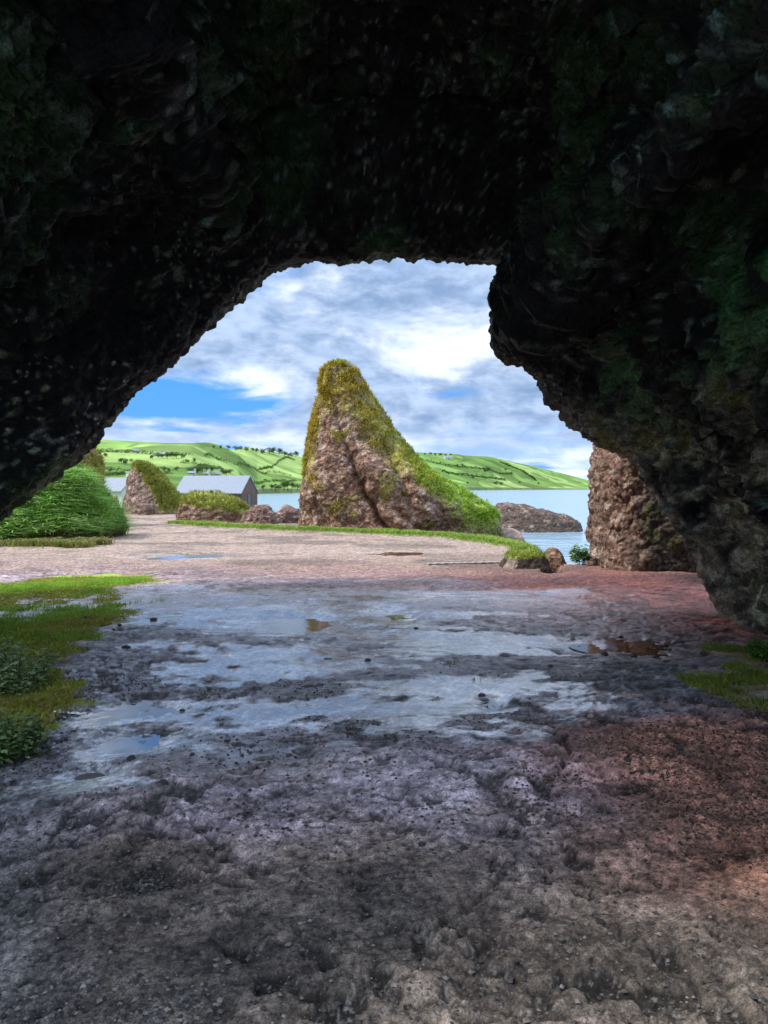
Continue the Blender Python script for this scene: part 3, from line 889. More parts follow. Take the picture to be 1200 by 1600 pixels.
# --- grass bank on the left and the rock behind it ------------------------
def bank():
    Y = 25.2
    prof = [(880, -420, 190), (850, -415, 184), (835, -410, 178), (815, -400, 170), (795, -390, 158), (770, -380, 142), (750, -370, 126), (738, -360, 110), (725, -350, 84), (705, -340, 60), (690, -330, 0), (680, -300, -60)]
    lv = [(P(0, py, Y)[2], P(a, 0, Y)[0], P(b, 0, Y)[0]) for py, a, b in prof]
    z0, z1 = lv[0][0], lv[-1][0]

    def col(p, n, V):
        c = mix([.08, .15, .02], [.14, .26, .03], np.clip(.5 + fbm(p * 1.2, 3, 7), 0, 1))
        return mix(c, [.17, .12, .085], sstep(0.35, 0.1, p[:, 2] + .15 * fbm(p * 2, 3, 9)))

    o, V, n, org = rock('grass_bank', lv, Y, lambda z, hw: 3.3 * (1 - 0.68 * (z - z0) / (z1 - z0)), 130, 420, 0.7, 'steep bank thick with long bright grass left of the path', 'grass bank', col,
                        rock_disp(0.55, 0.25, 0.05, 201, 0.7, 1.2, 4.0))
    r = np.random.default_rng(21)
    k = 30000
    w = (0.25 + sstep(-.3, .4, fbm(V * 1.6, 3, 205))) * (n[:, 1] < 0.55) * sstep(-0.02, 0.3, V[:, 2]) * (V[:, 0] > -14.5)
    i = pick(w, k, r)
    cols = grass_cols(k, [.14, .33, .04], [.46, .74, .18], r, [.6, .62, .3], .10)
    blades('long_grass', V[i] + r.normal(0, .05, (k, 3)) - org, n[i], MAT_GRASS, o, 0.50, 0.034, cols, lean=1.1, droop=1.2, seed=22)
    # dead stalks along the foot
    k = 5000
    i = pick((n[:, 1] < 0.3) * sstep(0.65, 0.2, V[:, 2]) * (V[:, 2] > 0) * (V[:, 0] > -14), k, r)
    blades('dry_stalks', V[i] - org, n[i], MAT_GRASS, o, 0.3, 0.02, grass_cols(k, [.16, .11, .06], [.30, .24, .14], r), lean=1.0, droop=.9, seed=23)


bank()
simple_rock('hillside_rock', [(850, -100, 168), (800, -90, 163), (760, -80, 158), (740, -70, 155), (725, -60, 152), (710, -50, 149), (700, -40, 144), (690, -30, 136), (675, -20, 110)], 33.0, 3.0,
            'tall ochre grassy crag behind the long-grass bank', 'crag', 211, grass=lambda p, n, rel, nz: sstep(.25, .6, .6 + .9 * nz), glen=.35, gcount=4000, green=.2, amp=.8)


# ------------------------------------------------------------------ hills
S_D = ([-2.2, -0.9, -0.6, -0.25, -0.19, -0.165, -0.11, 0.11, 0.27, 0.31], [170, 170, 170, 180, 330, 455, 560, 1250, 2050, 2300])
S_E = ([-2.2, -0.9, -0.5, -0.38, -0.333, -0.283, -0.225, -0.167, -0.11, -0.05, 0.033, 0.083, 0.14, 0.19, 0.233, 0.271, 0.295, 0.31],
       [0.075, 0.075, 0.065, 0.0608, 0.0600, 0.0567, 0.0542, 0.0483, 0.0420, 0.043, 0.0475, 0.0442, 0.0408, 0.030, 0.0195, 0.0095, 0.002, -0.004])


def hill_z(s, yy):
    """height of the far shore at direction s = X/Y and distance yy."""
    D = np.interp(s, *S_D); E = np.interp(s, *S_E)
    R = D + 420 + 500 * sstep(-0.3, 0.1, s)
    t = np.clip((yy - D) / (R - D), -0.3, 1.6)
    X = s * yy
    p = v3(X / 1.0, yy)
    prof = np.where(t < 1, sstep(-0.15, 1.02, t) ** 1.0 * 0.85 + 0.15 * t, 1 - 0.5 * (t - 1))
    base = SEA + 0.8 + np.clip(t, 0, 1) * 1.5
    z = base + (R * E) * np.clip(prof, 0, None)
    z = z + fbm(p / 140, 4, 301) * 10 * sstep(0.05, 0.4, t) * sstep(1.0, 0.75, t) + fbm(p / 30, 3, 302) * 0.9 * sstep(0, .3, t)
    return np.where(t < 0, np.maximum(SEA - 3, SEA + 0.8 + t * 60), z)


def field_tone(X, Y):
    p = v3(X / 95 + 0.35 * fbm(v3(X, Y) / 160, 2, 5), Y / 165)
    f1, f2, idv = worley(p * np.array([1, 1, 0]) + np.array([0, 0, .5]), 333)
    return f2 - f1, idv


def make_hills():
    s = np.concatenate([np.linspace(-2.2, -0.55, 40), np.linspace(-0.54, 0.31, 620)])
    t = np.linspace(-0.08, 1.5, 300)
    D = np.interp(s, *S_D); R = D + 420 + 500 * sstep(-0.3, 0.1, s)
    YY = D[None, :] + t[:, None] * (R - D)[None, :]
    S = np.broadcast_to(s[None], YY.shape)
    z = hill_z(S.ravel(), YY.ravel())
    X = (S * YY).ravel(); Y = YY.ravel()
    edge, idv = field_tone(X, Y)
    p = v3(X, Y)
    c = mix([0.11, 0.20, 0.04], [0.21, 0.34, 0.08], idv)
    c = mix(c, [0.27, 0.37, 0.11], (np.abs(idv - .5) < 0.12) * 0.8)
    c = mix(c, [0.075, 0.12, 0.03], sstep(0.03, 0.12, fbm(p / 60, 4, 15) - 0.15) * 0.7)
    c = c * (1 + 0.35 * fbm(p / 25, 4, 16))[:, None]
    c = mix(c, [0.06, 0.12, 0.025], sstep(0.045, 0.015, edge) * 0.7)
    tt = np.repeat(t, len(s))
    c = mix(c, [0.13, 0.15, 0.07], sstep(0.035, 0.01, tt + 0.02 * fbm(p / 20, 3, 4)) * .8)
    c = mix(c, [0.075, 0.085, 0.045], sstep(0.82, 1.0, tt + .12 * fbm(p / 80, 3, 44)) * 0.6)
    o = mesh_obj('hills', v3(X, Y, z), grid_faces(len(t), len(s)), MAT_HILL, col=c)
    tag(o, 'green patchwork farmland rising across the bay to a low headland', 'hills', kind='structure')


make_hills()


def hit(px, py):
    """far-shore point seen at a photo pixel"""
    s = (px - 600) / F
    D = np.interp(s, *S_D)
    yy = np.linspace(D, D + 1100, 900)
    z = hill_z(np.full(yy.shape, s), yy)
    row = HOR - (z - EYE) / yy * F
    k = np.argmax(row <= py) if (row <= py).any() else int(np.argmin(row))
    return np.array([s * yy[k], yy[k], z[k]])


sea = mesh_obj('sea', v3(np.array([-6000., 6000, 6000, -6000]), np.array([5., 5, 9000, 9000]), np.full(4, SEA)), np.array([[0, 1, 2, 3]]), MAT_SEA, smooth=False)
tag(sea, 'calm pale blue sea of the bay reaching to the horizon', 'sea', kind='structure')


# ------------------------------------------------------------------ trees and hedges on the hills
def leaf_cloud(centers, radii, n, size, cols, r):
    """n small leaf-clump quads spread through ellipsoid lobes"""
    k = r.integers(0, len(centers), n)
    d = r.normal(0, 1, (n, 3)); d /= np.linalg.norm(d, axis=1, keepdims=True)
    pos = centers[k] + d * radii[k][:, None] * (r.uniform(0.35, 1.05, n) ** 0.6)[:, None]
    a = r.normal(0, 1, (n, 3)); a /= np.linalg.norm(a, axis=1, keepdims=True)
    b = np.cross(a, r.normal(0, 1, (n, 3))); b /= np.linalg.norm(b, axis=1, keepdims=True)
    sz = size * r.uniform(0.6, 1.4, n)[:, None]
    V = np.stack([pos - a * sz, pos + b * sz * .6, pos + a * sz, pos - b * sz * .6], 1).reshape(-1, 3)
    i = np.arange(n) * 4
    return V, np.stack([i, i + 1, i + 2, i + 3], 1), np.repeat(cols, 4, 0)


def tube(pts, rad, nseg=8):
    pts = np.asarray(pts, float)
    rings = []
    for k in range(len(pts)):
        d = pts[min(k + 1, len(pts) - 1)] - pts[max(k - 1, 0)]
        d /= np.linalg.norm(d)
        a = np.cross(d, [0.3, 0.9, 0.1]); a /= np.linalg.norm(a); b = np.cross(d, a)
        th = np.linspace(0, 2 * np.pi, nseg, endpoint=False)
        rings.append(pts[k] + rad[k] * (np.cos(th)[:, None] * a + np.sin(th)[:, None] * b))
    return np.concatenate(rings), grid_faces(len(pts), nseg, True)


def tube_join(list_):
    Vs, Fs, o = [], [], 0
    for V, f in list_:
        Vs.append(V); Fs.append(f + o); o += len(V)
    return np.concatenate(Vs), np.concatenate(Fs)


def tree_proto(seed, shape):
    r = np.random.default_rng(seed)
    root = empty('hedgerow_tree', (0, 0, 0))
    H = 1.0
    nl = 13
    ang = r.uniform(0, 2 * np.pi, nl)
    cen = np.stack([np.cos(ang) * r.uniform(.1, .36, nl) * shape, np.sin(ang) * r.uniform(.1, .36, nl) * shape, r.uniform(.32, .82, nl)], 1)
    cen[0] = (0, 0, .88)
    rad = r.uniform(.13, .24, nl)
    n = 1300
    cols = mix([.05, .09, .025], [.12, .19, .045], r.uniform(0, 1, n))
    V, Fq, cc = leaf_cloud(cen, rad, n, 0.035, cols, r)
    limbs = [tube([(0, 0, -.05), (.01, 0, .25), (0, .01, .6)], [.035, .026, .012])]
    for k in range(4):
        limbs.append(tube([(0, 0, .25 + .06 * k), cen[k + 1] * .6 + np.array([0, 0, .15]), cen[k + 1]], [.016, .011, .005], 6))
    tv, tf = tube_join(limbs)
    mesh_obj('trunk', tv, tf, MAT_LEAF, root, col=np.tile([.06, .045, .035], (len(tv), 1)))
    mesh_obj('crown', V, Fq, MAT_LEAF, root, col=cc, smooth=False)
    return root


protos = [tree_proto(11, 1.0), tree_proto(12, 1.35), tree_proto(13, 0.8)]


def copy_tree(o):
    c = o.copy(); C.objects.link(c)
    for ch in o.children:
        d = ch.copy(); C.objects.link(d); d.parent = c
    return c


# (px, py of the foot, height in px)
TREES = [(158, 712, 9), (164, 715, 8), (190, 724, 9), (195, 726, 11), (213, 733, 10), (222, 730, 8), (238, 718, 8), (247, 716, 10), (255, 716, 7), (262, 717, 12), (269, 716, 11), (276, 716, 11), (284, 717, 10),
         (256, 736, 8), (263, 738, 7), (277, 736, 8), (296, 739, 9), (302, 737, 8), (309, 739, 13), (316, 738, 12), (323, 737, 9), (330, 738, 10), (348, 741, 11), (354, 743, 10), (360, 741, 9), (334, 700, 5), (345, 701, 6), (356, 702, 7), (368, 704, 8), (376, 703, 7), (385, 705, 8), (394, 706, 7), (401, 707, 8), (410, 709, 9), (421, 709, 11), (428, 710, 12), (436, 711, 12), (444, 713, 9), (455, 715, 9), (462, 714, 10),
         (412, 767, 8), (424, 769, 9), (431, 769, 10), (436, 767, 8), (444, 770, 14), (450, 770, 15), (456, 769, 12), (465, 769, 10),
         (205, 722, 6), (226, 745, 7), (172, 738, 7), (182, 744, 8), (292, 724, 7), (304, 722, 7), (664, 711, 4), (672, 711, 5), (680, 712, 5), (688, 712, 5), (696, 713, 4), (704, 712, 4), (762, 737, 9), (758, 738, 6), (776, 758, 7), (783, 758, 6), (715, 730, 5), (722, 729, 5), (740, 748, 5), (812, 755, 4), (842, 757, 4), (700, 742, 5), (730, 757, 5), (655, 725, 6), (660, 740, 5), (790, 735, 4), (800, 742, 4)]
rt = np.random.default_rng(31)
used = set()
for k, (px, py, hp) in enumerate(TREES):
    q = hit(px, py)
    i = int(rt.integers(0, 3))
    if i in used:
        o = copy_tree(protos[i])
    else:
        o = protos[i]; used.add(i)
    h = hp * 0.95 / F * q[1]
    o.location = (q[0], q[1], q[2] - 0.05 * h)
    o.scale = (h * rt.uniform(1.0, 1.4), h * rt.uniform(1.0, 1.4), h)
    o.rotation_euler = (0, 0, rt.uniform(0, 6.28))
    if px > 600: lab, grp = 'small dark tree on the green headland right of the sea stack', 'trees on the far headland'
    elif py >= 755: lab, grp = 'rounded dark tree at the water edge between barn and sea stack', 'trees along the bay shore'
    elif px > 325 and py < 720: lab, grp = 'dark tree on the skyline of the hill left of the sea stack', 'trees on the hill skyline'
    else: lab, grp = 'dark green tree among the fields of the hillside left of the stack', 'trees among the hillside fields'
    tag(o, lab, 'tree', grp)

HEDGES = [([(320, 713), (345, 720), (370, 727), (395, 733), (420, 738), (455, 744)], 'hedge slanting down across the hillside fields above the barn'),
          ([(150, 706), (200, 708), (240, 711), (300, 711)], 'hedge running level below the crest above the grassy crag'),
          ([(285, 724), (310, 728), (345, 733)], 'short hedge in the middle of the hillside above the barn'),
          ([(385, 751), (415, 753), (462, 752)], 'low hedge across the lowest field beside the stack'),
          ([(405, 734), (430, 727), (460, 719)], 'hedge climbing to the right towards the stack'),
          ([(150, 745), (175, 743), (200, 741)], 'hedge behind the small white house'),
          ([(150, 732), (180, 735), (215, 739), (270, 741)], 'hedge across the fields above the wedge-shaped rock'),
          ([(655, 718), (700, 728), (750, 733), (800, 740)], 'hedge across the headland fields right of the stack'),
          ([(690, 737), (740, 745), (790, 751)], 'lower hedge on the headland above the shore'),
          ([(780, 722), (812, 735), (838, 752)], 'hedge running down the headland towards its point')]


def hedge(pts, label, seed):
    r = np.random.default_rng(seed)
    W = np.array([hit(*p) for p in pts])
    L = np.concatenate([[0], np.cumsum(np.linalg.norm(np.diff(W[:, :2], axis=0), axis=1))])
    n = 900
    t = np.sort(r.uniform(0, L[-1], n))
    X = np.interp(t, L, W[:, 0]); Y = np.interp(t, L, W[:, 1])
    z = hill_z(X / Y, Y)
    hh = (1.5 + 0.9 * vnoise(v3(t / 9, 0 * t, 0 * t), seed)) * np.mean(W[:, 1]) / 700
    cen = v3(X, Y, z + r.uniform(0, 1, n) * hh)
    org = W[0]
    V, f, cc = leaf_cloud(cen - org, np.full(n, 0.9), n, 0.75 * np.mean(W[:, 1]) / 800, mix([.06, .11, .025], [.13, .21, .045], r.uniform(0, 1, n)), r)
    # each clump uses its own centre, so re-draw in order
    o = mesh_obj('hedge', V, f, MAT_LEAF, col=cc, smooth=False)
    o.location = org
    tag(o, label, 'hedge', 'hedges between the hillside fields')


for k, (pts, lab) in enumerate(HEDGES): hedge(pts, lab, 400 + k)


# ------------------------------------------------------------------ buildings
MAT_SLATE = M_plain('slate_roof', (0.20, 0.225, 0.27), 0.5, 3.0, 0.2, (14, 0.03))
MAT_STONEWALL = M_plain('stone_wall', (0.15, 0.085, 0.06), 0.9, 1.6, 0.45, (5, 0.12))
MAT_WHITEWALL = M_plain('whitewashed_wall', (0.6, 0.6, 0.57), 0.85, 2, 0.08, (10, 0.02))
MAT_GREYWALL = M_plain('grey_render', (0.32, 0.34, 0.37), 0.85, 2, 0.12, (10, 0.02))
MAT_DARK = M_plain('dark_glazing', (0.03, 0.035, 0.04), 0.15, 2, 0.2, None)
MAT_BLUE = M_plain('blue_painted_door', (0.06, 0.13, 0.25), 0.5, 3, 0.2, None)
MAT_WOODP = M_plain('weathered_post', (0.5, 0.46, 0.36), 0.8, 10, 0.25, (60, 0.004))


def box_v(x0, x1, y0, y1, z0, z1):
    V = np.array([(x, y, z) for z in (z0, z1) for y in (y0, y1) for x in (x0, x1)], float)
    Fq = np.array([(0, 2, 3, 1), (4, 5, 7, 6), (0, 1, 5, 4), (2, 6, 7, 3), (0, 4, 6, 2), (1, 3, 7, 5)])
    return V, Fq


def building(name, loc, rz, Lx, Wy, wall_h, ridge_h, label, cat, wallm, roofm, openings, over=0.3, chimneys=(), label_parts=None):
    root = empty(name, loc, rz)
    hx, hy = Lx / 2, Wy / 2
    V = np.array([(-hx, -hy, 0), (hx, -hy, 0), (hx, hy, 0), (-hx, hy, 0), (-hx, -hy, wall_h), (hx, -hy, wall_h), (hx, hy, wall_h), (-hx, hy, wall_h), (-hx, 0, ridge_h), (hx, 0, ridge_h)], float)
    w = mesh_obj('wall', V, [np.array([(0, 1, 5, 4), (2, 3, 7, 6)]), np.array([(1, 2, 6, 9, 5), (3, 0, 4, 8, 7)]), np.array([(3, 2, 1, 0)])], wallm, root, smooth=False)
    # two roof slabs with real thickness
    sl = (ridge_h - wall_h) / hy
    t = 0.14
    rv, rf = [], []
    for sy in (-1, 1):
        ye, ze = sy * (hy + over), wall_h - sl * over + 0.03
        b = len(rv)
        for zo in (0, t):
            rv += [(-hx - .12, ye, ze + zo), (hx + .12, ye, ze + zo), (hx + .12, 0, ridge_h + .03 + zo), (-hx - .12, 0, ridge_h + .03 + zo)]
        q = [(0, 1, 2, 3), (7, 6, 5, 4), (0, 4, 5, 1), (1, 5, 6, 2), (2, 6, 7, 3), (3, 7, 4, 0)]
        rf += [tuple(i + b for i in f) for f in (q if sy < 0 else [f[::-1] for f in q])]
    ro = mesh_obj('roof', np.array(rv), np.array(rf), roofm, root, smooth=False)
    for cx in chimneys:
        cv, cf = box_v(cx - .35, cx + .35, -.3, .3, ridge_h - .3, ridge_h + .9)
        pv, pf = box_v(cx - .42, cx + .42, -.37, .37, ridge_h + .9, ridge_h + 1.02)
        mesh_obj('chimney', *tube_join([(cv, cf), (pv, pf)]), wallm, ro, smooth=False)
    for kind, face, a0, a1, z0, z1, m in openings:
        def bx(a0, a1, z0, z1, d0, d1):
            if face == 'F': return box_v(a0, a1, -hy - d1, -hy - d0, z0, z1)
            return box_v(hx + d0, hx + d1, a0, a1, z0, z1)
        fr = [bx(a0 - .1, a0, z0, z1 + .1, -.05, .06), bx(a1, a1 + .1, z0, z1 + .1, -.05, .06), bx(a0, a1, z1, z1 + .1, -.05, .06)]
        if kind == 'window': fr.append(bx(a0 - .15, a1 + .15, z0 - .1, z0, -.05, .1))
        f = mesh_obj(kind, *tube_join(fr), wallm if kind == 'door' else MAT_WHITEWALL, w, smooth=False)
        mesh_obj('pane' if kind == 'window' else 'leaf', *bx(a0, a1, z0, z1, -.05, .02), m, f, smooth=False)
    tag(root, label, cat)
    return root


gz = -1.35
building('barn', (-26.0, 119.5, gz), -0.23, 10.9, 6.2, 2.3, 4.75, 'long low stone barn with a pale slate roof and brown gable by the water', 'barn', MAT_STONEWALL, MAT_SLATE,
         [('door', 'R', -0.7, 0.5, 0, 2.0, MAT_DARK), ('window', 'F', -3.4, -2.6, 0.9, 1.7, MAT_DARK), ('window', 'F', 1.4, 2.2, .9, 1.7, MAT_DARK)])
building('cottage', (-38.9, 112, gz), -0.35, 5.2, 4.6, 2.6, 4.35, 'small pale cottage with grey slate roof behind the wedge-shaped rock', 'house', MAT_WHITEWALL, MAT_SLATE,
         [('door', 'F', -.4, .5, 0, 2.0, MAT_BLUE), ('window', 'F', 1.2, 2.0, .9, 1.8, MAT_DARK), ('window', 'R', -.5, .5, .9, 1.8, MAT_DARK)], chimneys=(2.1,))
FARM = [(246, 713, 0.3, 'white farmhouse below the crest at the far left of the hillside'), (258, 712, -.2, 'grey-roofed farmhouse just right of the white one under the crest'), (300, 741, .1, 'white farmhouse among trees just above the barn roof'),
        (322, 742, -.3, 'pale farmhouse above the barn ridge, right of another'), (338, 743, .4, 'small pale farmhouse at the right end of the cluster above the barn'), (212, 707, .2, 'tiny white house alone near the top of the hill at left'), (700, 718, .2, 'tiny white house high on the headland right of the stack'),
        ]
for k, (px, py, rz, lab) in enumerate(FARM):
    q = hit(px, py)
    sc = q[1] / 900
    building('farmhouse', (q[0], q[1], q[2] - .4), rz, 8.5 * sc, 4.6 * sc, 2.6 * sc, 4.4 * sc, lab, 'house', MAT_WHITEWALL, MAT_SLATE,
             [('window', 'F', -2.6 * sc, -1.6 * sc, 1 * sc, 1.9 * sc, MAT_DARK), ('window', 'F', 1.6 * sc, 2.6 * sc, 1 * sc, 1.9 * sc, MAT_DARK), ('door', 'F', -.5 * sc, .5 * sc, 0.45, 2 * sc, MAT_BLUE)], chimneys=(3.4 * sc,))

# blue gate pillar and wooden post by the path
def post(name, px, py, hpx, wpx, mat, label, cat, capm=None, z=0.0):
    g = G(px, py, z)
    h = hpx / F * g[1]; w = wpx / F * g[1]
    zz = float(smooth_noise_h(g[0], g[1])[0])
    root = empty(name, (g[0], g[1], zz))
    V, f = box_v(-w / 2, w / 2, -w / 2, w / 2, -0.1, h)
    mesh_obj('shaft', V, f, mat, root, smooth=False)
    cv = np.array([(-w * .6, -w * .6, h), (w * .6, -w * .6, h), (w * .6, w * .6, h), (-w * .6, w * .6, h), (0, 0, h + w * .6)])
    mesh_obj('cap', cv, [np.array([(0, 1, 4), (1, 2, 4), (2, 3, 4), (3, 0, 4)]), np.array([(3, 2, 1, 0)])], capm or mat, root, smooth=False)
    tag(root, label, cat)


post('gate_post', 171.5, 797, 32, 4.2, MAT_GREYWALL, 'slim blue-grey post at the path end by the cottage', 'post')
post('gate_post', 177, 797, 22, 3.2, MAT_WOODP, 'short cream post just right of the blue-grey one', 'post')
post('marker_post', 858, 888, 22, 3.4, MAT_WOODP, 'small pale marker post in the shore gully', 'post')

# concrete edging along the path
def kerb():
    a = G(668, 884); b = G(792, 881)
    d = (b - a) / np.linalg.norm(b - a); n = np.array([-d[1], d[0]])
    k = 30
    V = []
    for i in range(k):
        c = a + (b - a) * i / (k - 1)
        for o, z in ((-.07, -.08), (-.065, .05), (.065, .055), (.07, -.08)):
            q = c + n * (o + .008 * math.sin(i * 1.9))
            V.append((q[0], q[1], z + .006 * math.sin(i * 2.3)))
    m = M_plain('pale_concrete', (0.33, 0.30, 0.27), 0.9, 6, 0.25, (40, 0.008))
    org = np.array([a[0], a[1], 0])
    o = mesh_obj('edging_strip', np.array(V) - org, [grid_faces(k, 4, False), np.array([(0, 1, 2, 3), ((k - 1) * 4 + 3, (k - 1) * 4 + 2, (k - 1) * 4 + 1, (k - 1) * 4)])], m, smooth=False)
    o.location = org
    tag(o, 'narrow pale concrete edging strip set in the path before the turf', 'edging')


kerb()


# ------------------------------------------------------------------ plants
def leafy(name, px, py, wpx, hpx, n, leaf, ca, cb, label, seed, upright=False):
    g = G(px, py)
    zz = float(smooth_noise_h(g[0], g[1])[0])
    r = np.random.default_rng(seed)
    W = wpx / F * g[1] / 2; H = hpx / F * g[1]
    root = empty(name, (g[0], g[1], zz))
    st, lv, lf, lc = [], [], [], []
    ns = 26 if not upright else 16
    off = 0
    per = n // ns
    for k in range(ns):
        a = r.uniform(0, 6.28); rr = W * math.sqrt(r.uniform(0, 1))
        b = np.array([math.cos(a) * rr * .5, math.sin(a) * rr * .5, -.02])
        t = np.array([math.cos(a) * rr, math.sin(a) * rr, H * r.uniform(.55, 1.0) * (1 - .35 * (rr / W) ** 2)])
        m = (b + t) / 2 + np.array([0, 0, H * .1])
        st.append(tube([b, m, t], [.004, .003, .0015], 5))
        u = r.uniform(.25, 1.05, per)
        pos = b + (t - b) * u[:, None] + r.normal(0, 1, (per, 3)) * W * 0.10
        ang = r.uniform(0, 6.28, per)
        d = np.stack([np.cos(ang), np.sin(ang), r.uniform(-.3, .7, per)], 1); d /= np.linalg.norm(d, axis=1, keepdims=True)
        sd = np.cross(d, [0, 0, 1]); sd /= np.linalg.norm(sd, axis=1, keepdims=True)
        s = leaf * r.uniform(.6, 1.3, per)[:, None]
        V = np.stack([pos, pos + d * s * .5 + sd * s * .32, pos + d * s - [0, 0, .15 * leaf], pos + d * s * .5 - sd * s * .32], 1).reshape(-1, 3)
        i = np.arange(per) * 4 + off
        lv.append(V); lf.append(np.stack([i, i + 1, i + 2, i + 3], 1)); off += len(V)
        lc.append(np.repeat(mix(ca, cb, r.uniform(0, 1, per)), 4, 0))
    sv, sf = tube_join(st)
    mesh_obj('stems', sv, sf, MAT_LEAF, root, col=np.tile([.10, .12, .04], (len(sv), 1)))
    mesh_obj('foliage', np.concatenate(lv), np.concatenate(lf), MAT_LEAF, root, col=np.concatenate(lc), smooth=False)
    tag(root, label, 'plant')


leafy('leafy_plant', 22, 1078, 120, 80, 1500, .05, [.22, .34, .13], [.50, .62, .34], 'pale green bushy plant on the moss at the left edge, upper one', 501)
leafy('leafy_plant', 12, 1178, 110, 70, 1200, .05, [.12, .20, .06], [.30, .44, .18], 'darker bushy plant at the left edge, nearer the camera', 502)
leafy('leafy_plant', 908, 884, 34, 36, 500, .10, [.10, .22, .03], [.20, .38, .06], 'upright green plant at the foot of the pinkish pillar', 503, True)
leafy('leafy_plant', 1185, 1030, 60, 34, 700, .05, [.08, .20, .03], [.17, .38, .06], 'bright green plant tight under the right cave wall', 504)


# ------------------------------------------------------------------ stones
def stone_mesh(seed):
    r = np.random.default_rng(seed)
    nu_, nv_ = 14, 9
    th = np.linspace(0, 2 * np.pi, nu_, endpoint=False); ph = np.linspace(0.05, np.pi - .05, nv_)
    d = np.stack([np.outer(np.sin(ph), np.cos(th)), np.outer(np.sin(ph), np.sin(th)), np.outer(np.cos(ph), np.ones(nu_))], 2).reshape(-1, 3)
    rr = 1 + .30 * fbm(d * 1.3 + seed, 2, seed) + .12 * vnoise(d * 4 + seed, seed)
    return d * rr[:, None] * np.array([1, r.uniform(.7, 1), r.uniform(.45, .7)]), [grid_faces(nv_, nu_, True), np.arange(nu_)[None, :], ((nv_ - 1) * nu_ + np.arange(nu_))[None, ::-1]]


def stones():
    r = np.random.default_rng(77)
    pro = []
    for k in range(5):
        V, f = stone_mesh(600 + k)
        base = np.array([.12, .11, .105]) if k < 4 else np.array([.34, .33, .31])
        c = base * (1 + .3 * fbm(V * 2, 3, k))[:, None]
        pro.append((V, f, c))
    big = [(240, 975, 9), (197, 1017, 8), (187, 985, 5), (177, 990, 5), (120, 1090, 9), (135, 968, 6), (205, 1190, 10), (255, 1250, 11), (115, 1140, 7), (355, 1165, 7), (300, 1195, 6), (575, 1040, 7), (753, 1090, 8), (650, 985, 5), (860, 1048, 6),
           (1100, 1020, 9), (1085, 1050, 9), (1040, 1032, 7), (945, 1018, 7), (970, 990, 7), (1010, 985, 6), (990, 1020, 8), (1150, 1075, 8), (455, 1300, 8), (660, 1340, 9), (1130, 1150, 8), (1060, 1195, 10), (980, 1215, 9), (285, 1108, 6), (905, 1002, 6), (725, 1350, 9), (940, 1460, 9)]
    ref = {}
    for k, (px, py, w) in enumerate(big):
        g = G(px, py)
        i = k % 4
        if i not in ref:
            V, f, c = pro[i]
            o = mesh_obj('stone', V, f, MAT_STONE, col=c); ref[i] = o
        else:
            o = ref[i].copy(); C.objects.link(o)
        s = w / F * g[1] * 0.8
        o.scale = (s, s, s); o.rotation_euler = (0, 0, r.uniform(0, 6.28))
        o.location = (g[0], g[1], float(ground_h(np.array([g[0]]), np.array([g[1]]))[0][0]) + s * .2)
        tag(o, 'dark loose stone lying on the cave floor', 'stone', 'loose stones on the cave floor')
    V, f, c = pro[4]
    for px, py, w, lab in ((160, 1051, 15, 'flat whitish stone on the wet floor beside the moss'), (757, 1094, 9, 'small white stone at the middle of the grey floor'), (512, 1035, 8, 'small pale stone above the centre of the floor')):
        g = G(px, py)
        o = mesh_obj('stone', V, f, MAT_STONE, col=c)
        s = w / F * g[1] * .75
        o.scale = (s, s * .8, s * .45)
        o.location = (g[0], g[1], float(ground_h(np.array([g[0]]), np.array([g[1]]))[0][0]) + s * .12)
        tag(o, lab, 'stone')
    # gravel, uncountable
    n = 34000
    w = (GY > 1.8) & (GY < 12) & (np.abs(GX / GY) < .56)
    gx = sstep(-.05, .35, fbm(v3(GX, GY) * 1.1 + 77, 3, 55)) * 0.7 + sstep(-1.2, -2.2, GX + .1 * GY) * .9 + 0.10
    i = pick(w * gx * np.abs(GY) ** 1.2 * (GMOSS < .5) * (GFILM < .08) * sstep(7.5, 4.0, GY), n, r)
    oct_ = np.array([(1, 0, 0), (0, 1, 0), (-1, 0, 0), (0, -1, 0), (0, 0, 1), (0, 0, -1), ], float)
    of = np.array([(0, 1, 4), (1, 2, 4), (2, 3, 4), (3, 0, 4), (1, 0, 5), (2, 1, 5), (3, 2, 5), (0, 3, 5)])
    sz = 0.003 + 0.010 * r.uniform(0, 1, n) ** 4
    a = r.uniform(0, 6.28, n)
    loc = oct_[None] * (sz[:, None] * r.uniform(.6, 1.4, (n, 6)))[:, :, None] * np.array([1, 1, .6])
    ca, sa = np.cos(a)[:, None], np.sin(a)[:, None]
    Vg = np.stack([loc[:, :, 0] * ca - loc[:, :, 1] * sa, loc[:, :, 0] * sa + loc[:, :, 1] * ca, loc[:, :, 2]], 2)
    Vg = Vg + v3(GX[i] + r.normal(0, .01, n), GY[i] + r.normal(0, .01, n), GZ[i] + sz * .2)[:, None, :]
    fg = (of[None] + (np.arange(n) * 6)[:, None, None]).reshape(-1, 3)
    t = r.uniform(0, 1, n)
    cg = mix([.045, .040, .038], [.30, .26, .23], t ** 2.2) * mix([1, 1, 1], [1.2, .8, .6], sstep(0.2, 1.5, GX[i]) * sstep(2.4, 3.2, GY[i]))
    o = mesh_obj('gravel', Vg.reshape(-1, 3), fg, MAT_STONE, col=np.repeat(cg, 6, 0), smooth=False)
    tag(o, 'fine loose gravel scattered over the cave floor', 'gravel', kind='stuff')


stones()

# ------------------------------------------------------------------ sky, sun, camera
SUN_DIR = Vector((-0.60, -0.10, 0.79)).normalized()
el = math.asin(SUN_DIR.z)
az = math.atan2(SUN_DIR.x, SUN_DIR.y)


